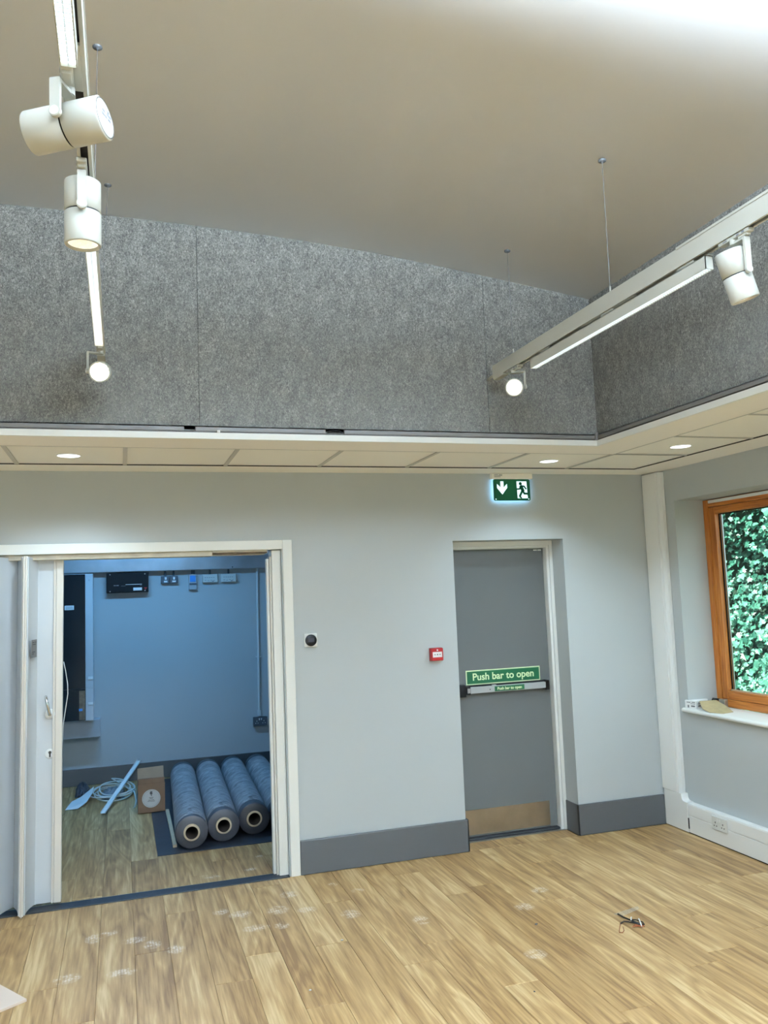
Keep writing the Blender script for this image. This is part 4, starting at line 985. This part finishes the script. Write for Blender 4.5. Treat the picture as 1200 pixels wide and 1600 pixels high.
# dark sheet and rolls
t = tag(bx(-3.672, -1.98, .80, 3.40, .0003, .0035, ch=.0005).build('floor_sheet', 'matblue'), 'dark blue sheet laid on the store floor beneath the rolls', 'sheet')
R1 = .117
rolls = [((-3.430, .870), (-3.352, 2.985), 'pale scuffed vinyl roll farthest left, beside the cardboard box'),
         ((-3.192, .950), (-3.112, 3.000), 'second scuffed vinyl roll from the left on the dark sheet'),
         ((-2.953, 1.035), (-2.872, 3.030), 'third scuffed vinyl roll from the left on the dark sheet'),
         ((-2.714, 1.10), (-2.633, 3.010), 'fourth vinyl roll, its near end half hidden by the right jamb'),
         ((-2.475, 1.12), (-2.394, 2.99), 'fifth vinyl roll, only its far end showing at the jamb')]
for i, (p, q, lab) in enumerate(rolls):
    p3 = Vector((p[0], p[1], R1+.0036)); q3 = Vector((q[0], q[1], R1+.0036)); a = (q3-p3).normalized(); L = (q3-p3).length
    t = thing('flooring_roll', lab, 'roll', (p3.x, p3.y, 0), group='rolls of vinyl flooring in the store room')
    seg = 48; rn = random.Random(i)
    ends = [(0, .054), (0, R1-.004)] + [(.003, R1-.002)] + [(s, R1-.002) for s in (.05, .4, L-.5, L-.05)] + [(L-.003, R1-.002), (L, R1-.004), (L, .054)]
    MB().lathe(p3, a, ends, seg).build('vinyl_roll', 'vinyl', t)
    # spiral layers visible on the near end face
    m_ = MB()
    for k_ in range(7):
        r = .060+.0078*k_; m_.lathe(p3-a*.0006, a, [(0, r), (.0, r+.0016), (.001, r+.0016), (.001, r)], 40)
    m_.build('layer_edges', 'slot', t)
    st = (.055, .10, .12, .09, .1)[i]
    fw_ = [(st, R1-.0019)]+[(st+.002, R1)]
    n_ = 14
    for k_ in range(1, n_): fw_.append((st+(L-.14-st)*k_/n_, R1-.0002+rn.uniform(-.0003, .0002)))
    fw_ += [(L-.12, R1), (L-.118, R1-.0019)]
    MB().lathe(p3, a, fw_, seg).build('protective_film', 'film', t)
    MB().lathe(p3-a*(.022, .016, .012, .012, .012)[i], a, [(.0, .045), (0, .058), (.05, .058)], 36).build('core_tube', 'core', t)
    MB().lathe(p3-a*(.0215, .0155, .0115, .0115, .0115)[i], a, [(.0, .0452), (L+.02, .0452), (L+.02, 0)], 36).build('core_bore', 'coreshade', t)
m_ = MB(); m_.box(-3.558, -3.530, .955, 2.05, .0036, .024, ch=.002)
tag(m_.build('timber_batten', 'batten'), 'thin pale timber batten lying against the leftmost roll', 'batten')

# cardboard box with round label
t = thing('cardboard_box', 'brown cardboard box with round white label standing next to the rolls', 'box', (-3.67, 2.18, 0))
bx(-3.782, -3.558, 2.09, 2.27, .001, .245, ch=.002).build('box_body', 'card', t)
bx(-3.782, -3.558, 2.089, 2.0895, .115, .1165).build('box_seam', 'brownslot', t)
m_ = MB(); vs = [(-3.780, 2.268, .246), (-3.560, 2.268, .246), (-3.560, 2.292, .345), (-3.780, 2.292, .338)]
m_.add(vs+[(x, y+.003, z) for x, y, z in vs], [(0,1,2,3),(4,7,6,5),(0,4,5,1),(1,5,6,2),(2,6,7,3),(3,7,4,0)]); m_.build('back_flap', 'cardlight', t)
m_ = MB(); m_.add([(-3.782, 2.089, .001), (-3.558, 2.089, .001), (-3.558, 2.062, .012), (-3.782, 2.066, .010), (-3.782, 2.089, .004), (-3.558, 2.089, .004), (-3.558, 2.062, .015), (-3.782, 2.066, .013)], [(0,1,2,3),(4,7,6,5),(0,4,5,1),(1,5,6,2),(2,6,7,3),(3,7,4,0)]); m_.build('bottom_flap', 'card', t)
bx(-3.778, -3.562, 2.0905, 2.112, .2455, .285, ch=.001).build('front_flap', 'card', t)
m_ = MB(); m_.prism(circ(.076, 40), (-3.672, 2.0888, .118), XA, ZA, .0008); lb_ = m_.build('round_label', 'paper', t)
m_ = MB()
pts_o = circ(.0665, 40); pts_i = circ(.0655, 40)
for j in range(40):
    k_ = (j+1) % 40; m_.prism([pts_o[j], pts_o[k_], pts_i[k_], pts_i[j]], (-3.672, 2.0879, .118), XA, ZA, .0004)
m_.build('label_ring', 'inkgrey', lb_)
m_ = MB(); o_ = (-3.672, 2.0879, .118)
m_.prism(circ(.011, 14, 0, .040, ry=.008), o_, XA, ZA, .0005); m_.prism([(-.014, .044), (.012, .050), (.010, .056), (-.004, .060), (-.010, .052)], o_, XA, ZA, .0005); m_.prism([(-.006, .030), (.008, .030), (.002, .018)], o_, XA, ZA, .0005)
m_.build('label_emblem', 'ink', lb_)
m_ = MB()
for j, (ww, zz) in enumerate(((.030, .006), (.022, -.002), (.040, -.014), (.050, -.024))): m_.prism([(-ww/2*1.2, zz), (ww/2*1.2, zz), (ww/2*1.2, zz+.0035), (-ww/2*1.2, zz+.0035)], o_, XA, ZA, .0005)
m_.build('label_print', 'ink', lb_)
# crumpled white packaging behind the box
def crumple(name, cx, cy, z0, rx, ry, h, m, label, cat, seed, nx=14, ny=10):
    rn = random.Random(seed); vs = []; fs = []
    for j in range(ny+1):
        for i in range(nx+1):
            u = i/nx*2-1; v = j/ny*2-1; e_ = max(0, 1-(abs(u)**2.2+abs(v)**2.2)/1.6)
            vs.append((cx+rx*u*(1+rn.uniform(-.05, .05)), cy+ry*v*(1+rn.uniform(-.05, .05)), z0+.003+h*e_*(.55+rn.random()*.45)))
    for j in range(ny):
        for i in range(nx): a = j*(nx+1)+i; fs.append((a, a+1, a+nx+2, a+nx+1))
    nb = len(vs); vs2 = [(x, y, z0+.0005) for x, y, z in vs]
    rim = [i for i in range(nx+1)]+[(j+1)*(nx+1)-1 for j in range(1, ny+1)]+[ny*(nx+1)+i for i in range(nx-1, -1, -1)]+[j*(nx+1) for j in range(ny-1, 0, -1)]
    m_ = MB(); fs2 = [tuple(reversed(f)) for f in [[k_+nb for k_ in f] for f in fs]]
    m_.add(vs+vs2, fs+fs2+[(rim[k_], rim[(k_+1) % len(rim)], rim[(k_+1) % len(rim)]+nb, rim[k_]+nb) for k_ in range(len(rim))])
    return tag(m_.build(name, m), label, cat)
crumple('packaging', -3.735, 2.52, 0, .05, .10, .23, 'bag', 'white crumpled packaging sticking up behind the cardboard box', 'packaging', 3)
crumple('plastic_bag', -3.99, 2.93, 0, .10, .17, .075, 'bag', 'crumpled clear plastic bag on the floor inside the cable coil', 'bag', 5)
# folded sheet and dark bag at the left
m_ = MB(); vs = [(-4.385, 2.50, .004), (-4.345, 2.78, .010), (-4.27, 2.84, .03), (-4.16, 3.02, .075), (-4.17, 2.80, .06), (-4.21, 2.62, .03), (-4.28, 2.49, .006)]
fs = [(0, 6, 5, 1), (1, 5, 4, 2), (2, 4, 3)]
m_.add(vs+[(x, y, z+.003) for x, y, z in vs], [(0, 1, 5, 6), (1, 2, 4, 5), (2, 3, 4), (7, 13, 12, 8), (8, 12, 11, 9), (9, 11, 10)]+[(a, b_, b_+7, a+7) for a, b_ in ((0, 6), (6, 5), (5, 4), (4, 3), (3, 2), (2, 1), (1, 0))])
tag(m_.build('folded_sheet', 'paper'), 'folded white sheet on store floor at the foot of the cabinet wall', 'sheet')
crumple('dark_bag', -4.27, 3.16, 0, .06, .20, .10, 'darkbag', 'dark folded bag behind the coiled cable', 'bag', 8, 10, 8)
# coiled white cable
m_ = MB(); pts = []
rn = random.Random(4)
for i in range(0, 190):
    t_ = i/190; a_ = t_*2*PI*5.3; r = .165+.022*math.sin(a_*.37+1)+.015*math.sin(a_*1.7)
    pts.append((-3.985+r*1.05*math.cos(a_)+.015*math.sin(t_*9), 2.93+r*1.65*math.sin(a_), .012+.05*t_+.006*math.sin(a_*2.3)+.03*max(0, math.sin(a_))*t_))
pts += [(-3.80, 2.72, .05), (-3.79, 2.5, .02), (-3.80, 2.36, .008), (-3.81, 2.30, .006)]
m_.tube(pts, .0065, 6)
tag(m_.build('coiled_cable', 'cablewhite'), 'loose coil of white cable on store room floor', 'cable')
# metal strip leaning across
a0, a1 = Vector((-4.065, 2.195, .012)), Vector((-3.742, 3.462, .195)); dv = (a1-a0); sx = dv.cross(Vector((0, 0, 1))).normalized(); nz = sx.cross(dv).normalized()
m_ = MB()
for (s0, s1, h0, h1) in ((-.021, .021, 0, .003), (-.021, -.018, .003, .014), (.018, .021, .003, .014)):
    vs = [a0+dv*k_+sx*s+nz*h_ for k_ in (0, 1) for s in (s0, s1) for h_ in (h0, h1)]
    m_.add(vs, [(0,1,3,2),(4,6,7,5),(0,4,5,1),(2,3,7,6),(0,2,6,4),(1,5,7,3)])
tag(m_.build('metal_channel', 'upvc'), 'long pale metal channel strip leaning from the floor against the store wall', 'strip')
# thin cable hanging by the lead post
m_ = MB(); m_.tube([(-4.262, .145, 1.44), (-4.250, .15, 1.38), (-4.238, .15, 1.30), (-4.236, .15, 1.24), (-4.250, .15, 1.14), (-4.262, .148, 1.05), (-4.268, .146, .90)], .003, 6)
m_.build('hanging_cable', 'cablewhite', fp)

# ------------------------------------------------------------------ things on the window sill
t = thing('screw_carton', 'small white printed carton on the left end of window sill', 'box', (.03, -.3, .875))
def rotbox(m_, c, ang, hx_, hy, z0, z1):
    ca, sa = math.cos(ang), math.sin(ang)
    vs = [(c[0]+ca*hx_*i-sa*hy*j, c[1]+sa*hx_*i+ca*hy*j, z) for i in (-1, 1) for j in (-1, 1) for z in (z0, z1)]
    m_.add(vs, [(0,1,3,2),(4,6,7,5),(0,4,5,1),(2,3,7,6),(0,2,6,4),(1,5,7,3)])
m_ = MB(); rotbox(m_, (.065, -.305), .35, .075, .045, .8755, .932); m_.build('carton_body', 'paper', t, bevel=.001)
m_ = MB(); ca, sa = math.cos(.35), math.sin(.35)
fx = Vector((ca, sa, 0)); fy = Vector((-sa, ca, 0)); fc = Vector((.065, -.305, 0))
def pface(mb, u0, u1, z0, z1, hy=-.0455):
    vs = [fc+fx*u+fy*(hy+q)+Vector((0, 0, z)) for u in (u0, u1) for q in (0, -.0006) for z in (z0, z1)]
    mb.add(vs, [(0,1,3,2),(4,6,7,5),(0,4,5,1),(2,3,7,6),(0,2,6,4),(1,5,7,3)])
for (u0, u1, z0, z1) in ((-.05, -.01, .918, .922), (.0, .03, .918, .922), (-.055, -.015, .908, .912), (-.01, .03, .909, .912), (-.055, -.02, .888, .898), (.02, .03, .884, .900)): pface(m_, u0, u1, z0, z1)
for (v0, v1, z0, z1) in ((-.036, -.010, .918, .923), (.0, .03, .917, .922), (-.036, .0, .908, .911), (-.034, -.004, .888, .899), (.012, .024, .882, .900)):
    vs = [fc+fx*(-.0755-q)+fy*v+Vector((0, 0, z)) for v in (v0, v1) for q in (0, .0006) for z in (z0, z1)]
    m_.add(vs, [(0,1,3,2),(4,6,7,5),(0,4,5,1),(2,3,7,6),(0,2,6,4),(1,5,7,3)])
m_.build('carton_print', 'inkgrey', t)
m_ = MB(); vs = [(.150, -.345, .935), (.060, -.380, .935), (-.010, -.520, .879), (.020, -.640, .8765), (.090, -.610, .878), (.135, -.560, .882)]
poly_top = [(.16, -.40, .932), (.045, -.365, .928), (-.015, -.47, .893), (-.024, -.555, .8775), (.02, -.640, .877), (.125, -.615, .877), (.158, -.50, .905)]
c0 = (.07, -.49, .905)
m_.add([c0]+poly_top+[(c0[0], c0[1], c0[2]-.003)]+[(x, y, max(z-.003, .8755)) for x, y, z in poly_top], [(0, i+1, (i+1) % 7+1) for i in range(7)]+[(8, (i+1) % 7+9, i+9) for i in range(7)]+[(i+1, (i+1) % 7+1, (i+1) % 7+9, i+9) for i in range(7)], False)
tag(m_.build('sandpaper_sheet', 'sand'), 'brown sheet of sandpaper propped up on the window sill', 'sandpaper')
t = thing('hand_tool', 'small dark metal tool lying on the sill behind the sandpaper', 'tool', (.18, -.4, .876))
m_ = MB(); m_.tube([(.19, -.33, .930), (.19, -.41, .932)], .008, 10); m_.tube([(.19, -.33, .93), (.185, -.31, .90), (.185, -.305, .882)], .005, 8); m_.build('tool_handle', 'black', t)
m_ = MB(); m_.box(.175, .205, -.47, -.41, .876, .940, ch=.004); m_.build('tool_head', 'alu', t)

# ------------------------------------------------------------------ things on the main floor
t = thing('wire_offcuts', 'small tangle of black and copper wire offcuts on the wooden floor', 'wire', (-1.36, -1.48, 0))
m_ = MB(); m_.tube([(-1.352, -1.372, .012), (-1.350, -1.42, .012), (-1.340, -1.48, .014), (-1.325, -1.525, .012)], .0045, 8); m_.build('black_sleeving', 'black', t)
m_ = MB(); m_.tube([(-1.405, -1.475, .006), (-1.375, -1.462, .009), (-1.345, -1.50, .012), (-1.325, -1.53, .010), (-1.300, -1.535, .008), (-1.29, -1.51, .008), (-1.305, -1.475, .010), (-1.335, -1.475, .016)], .0032, 8); m_.build('black_wire', 'black', t)
m_ = MB(); m_.tube([(-1.405, -1.475, .006), (-1.428, -1.505, .004), (-1.450, -1.535, .003), (-1.468, -1.562, .003), (-1.455, -1.572, .003), (-1.432, -1.55, .003), (-1.412, -1.51, .004)], .0019, 6); m_.build('thin_loop', 'copper', t)
m_ = MB()
for k_ in range(5): m_.tube([(-1.372+.006*k_, -1.535-.004*k_, .005+.002*k_), (-1.350+.004*k_, -1.528-.010*k_, .012), (-1.325+.004*k_, -1.548+.004*k_, .008), (-1.312, -1.53-.006*k_, .005)], .0019, 6)
m_.build('copper_strands', 'copper', t)
m_ = MB(); m_.tube([(-1.292, -1.475, .014), (-1.305, -1.50, .020), (-1.318, -1.53, .017), (-1.330, -1.558, .006)], .0034, 6); m_.tube([(-1.315, -1.445, .010), (-1.330, -1.465, .024), (-1.345, -1.485, .020)], .0034, 6); m_.build('cable_tie', 'upvc', t)
m_ = MB(); m_.add([(-1.36, -1.34, .0022), (-1.18, -1.30, .004), (-1.20, -1.35, .010), (-1.34, -1.39, .003)], [(0, 1, 2, 3)])
tag(m_.build('clear_tape', 'tape'), 'strip of clear tape stuck on the floor behind the wire offcuts', 'tape')
# corner of a pale board at the lower left
m_ = MB(); c = Vector((-4.327, -1.175, 0)); u = Vector((-.552, .834, 0)); v = Vector((-.834, -.552, 0))
vs = [c, c+u*.6, c+u*.6+v*.6, c+v*.6]; m_.add([(p.x, p.y, z) for z in (.0006, .012) for p in vs], [(3,2,1,0),(4,5,6,7),(0,1,5,4),(1,2,6,5),(2,3,7,6),(3,0,4,7)])
tag(m_.build('loose_board', 'board', bevel=.001), 'corner of a pale board lying on the floor at lower left edge', 'board')
bits = [(-1.808, -1.302, .009, 'hook', 'small dark fixing dropped on floor between fire door and wires'), (-2.823, -1.093, .008, 'chip', 'tiny pale chip on the floor below thermostat'),
        (-3.094, -1.568, .007, 'chip', 'tiny pale chip on the floor nearest the bottom edge'), (-2.164, -1.961, .005, 'ink', 'tiny dark speck on floor near the bottom centre')]
for x, y, r, m, lab in bits:
    bm = bmesh.new(); bmesh.ops.create_icosphere(bm, subdivisions=1, radius=r); rn = random.Random(x)
    m_ = MB(); bm.verts.index_update(); m_.add([(x+q.co.x*rn.uniform(.7, 1.3), y+q.co.y*rn.uniform(.7, 1.3), r*.45+q.co.z*.45) for q in bm.verts], [[q.index for q in f.verts] for f in bm.faces]); bm.free()
    tag(m_.build('floor_debris', m), lab, 'debris', 'specks of building debris')

# ------------------------------------------------------------------ outside: ground, hedge-like tree
structure(bx(.36, 40, -30, 40, -.5, -.25).build('ground', 'earth'))
t = thing('tree', 'dense leafy green tree filling the view outside the window', 'tree', (5.3, 3.8, -.25))
m_ = MB(); m_.tube([(5.6, 3.8, -.25), (5.55, 3.82, 1.0), (5.6, 3.9, 2.6), (5.5, 3.9, 4.2)], .16, 12); m_.tube([(5.55, 3.85, 1.4), (5.2, 4.6, 2.4), (5.0, 5.2, 3.2)], .07, 8); m_.tube([(5.55, 3.85, 1.2), (5.2, 3.0, 2.2), (5.1, 2.3, 3.0)], .07, 8); m_.build('trunk', 'bark', t)
rn = random.Random(11)
def bumpx(y, z): return 4.55+.35*math.sin(y*1.7+z*.9)+.25*math.sin(z*2.3-y*.8+1)+.14*math.sin(y*4.1+2)*math.sin(z*3.7)-.10*max(0, z-2.6)+.0
# dark inner mass
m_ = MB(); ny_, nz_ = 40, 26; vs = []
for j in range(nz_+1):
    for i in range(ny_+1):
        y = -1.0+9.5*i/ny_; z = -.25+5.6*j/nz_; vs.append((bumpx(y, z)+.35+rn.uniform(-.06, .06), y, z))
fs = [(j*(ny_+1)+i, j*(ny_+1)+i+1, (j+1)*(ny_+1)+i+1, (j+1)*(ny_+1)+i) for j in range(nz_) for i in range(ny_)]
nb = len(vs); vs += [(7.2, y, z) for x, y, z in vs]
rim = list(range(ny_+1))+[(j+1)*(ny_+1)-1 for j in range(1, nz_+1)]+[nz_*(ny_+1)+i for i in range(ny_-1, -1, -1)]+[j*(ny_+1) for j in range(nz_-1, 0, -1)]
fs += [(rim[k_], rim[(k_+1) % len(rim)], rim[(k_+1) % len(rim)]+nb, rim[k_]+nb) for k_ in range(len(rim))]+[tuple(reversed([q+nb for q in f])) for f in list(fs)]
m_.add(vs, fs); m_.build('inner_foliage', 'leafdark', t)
lobe = [(0, 0), (.30, -.08), (.52, .12), (.34, .26), (.56, .52), (.28, .52), (.16, .70), (0, 1.0), (-.16, .70), (-.28, .52), (-.56, .52), (-.34, .26), (-.52, .12), (-.30, -.08)]
def leafverts(c, s, nrm, rot, fold):
    n_ = Vector(nrm).normalized(); a_ = n_.orthogonal().normalized(); b2 = n_.cross(a_); ux = a_*math.cos(rot)+b2*math.sin(rot); uy = n_.cross(ux)
    out = [c+ux*(x*s)+uy*((y-.4)*s)+n_*(-abs(x)*s*fold-.12*s*(y-.4)**2) for x, y in lobe]
    out.append(c+n_*.0+uy*(.1*s)); return out
LF = [(14, i, (i+1) % 14) for i in range(14)]
spots = []
for i in range(26000):
    y = rn.uniform(-1.0, 8.4); z = rn.uniform(-.2, 5.3); dep = rn.random()**1.3
    x = bumpx(y, z)+.30*dep-.08+rn.uniform(-.06, .06)
    spots.append((x, y, z, dep))
def inview(p):
    d_ = Vector(p[:3])-Vector((-3.9, -5.49, 1.8)); u = 600+F_PX*d_.dot(rt)/d_.dot(fw); v_ = 800-F_PX*d_.dot(up)/d_.dot(fw)
    return 1110 < u < 1215 and 770 < v_ < 1100
near = [p for p in spots if inview(p)]; near.sort(key=lambda p: p[3]); near = near[:299]; ns = set(id(p) for p in near)
protos = []
big = MB()
for p in spots:
    s = .042+.085*rn.random()**1.6; nrm = (-1+rn.uniform(-.2, .3), rn.uniform(-.9, .5), .55+rn.uniform(-.5, .6)); r_ = rn.uniform(0, 2*PI)
    if id(p) in ns:
        if len(protos) < 12:
            m_ = MB(); m_.add(leafverts(Vector((0, 0, 0)), .11, nrm, r_, rn.uniform(.1, .5)), LF); me = m_.build('leaf', 'leaf', t); protos.append(me)
            o = me
        else:
            o = protos[len(ns) % 12 if False else rn.randrange(12)].copy(); COL.objects.link(o)
        o.location = Vector(p[:3])-Vector(t['_o']); o.rotation_euler = (rn.uniform(-.3, .3), rn.uniform(-.3, .3), rn.uniform(-.3, .3)); k_ = s/.11; o.scale = (k_, k_, k_)
    else:
        big.add(leafverts(Vector(p[:3]), s, nrm, r_, rn.uniform(.1, .5)), LF)
for pr_ in protos:   # prototypes were built about the world origin
    me = pr_.data
    sh = Vector(t['_o'])
    if me.users and not me.get('fixed'):
        for v_ in me.vertices: v_.co += sh
        me['fixed'] = 1
o = big.build('leaf', 'leaf', t); o['kind'] = 'stuff'
for o in bpy.data.objects:
    if '_o' in o: del o['_o']
    if o.data is not None and hasattr(o.data, 'keys') and 'fixed' in o.data: del o.data['fixed']
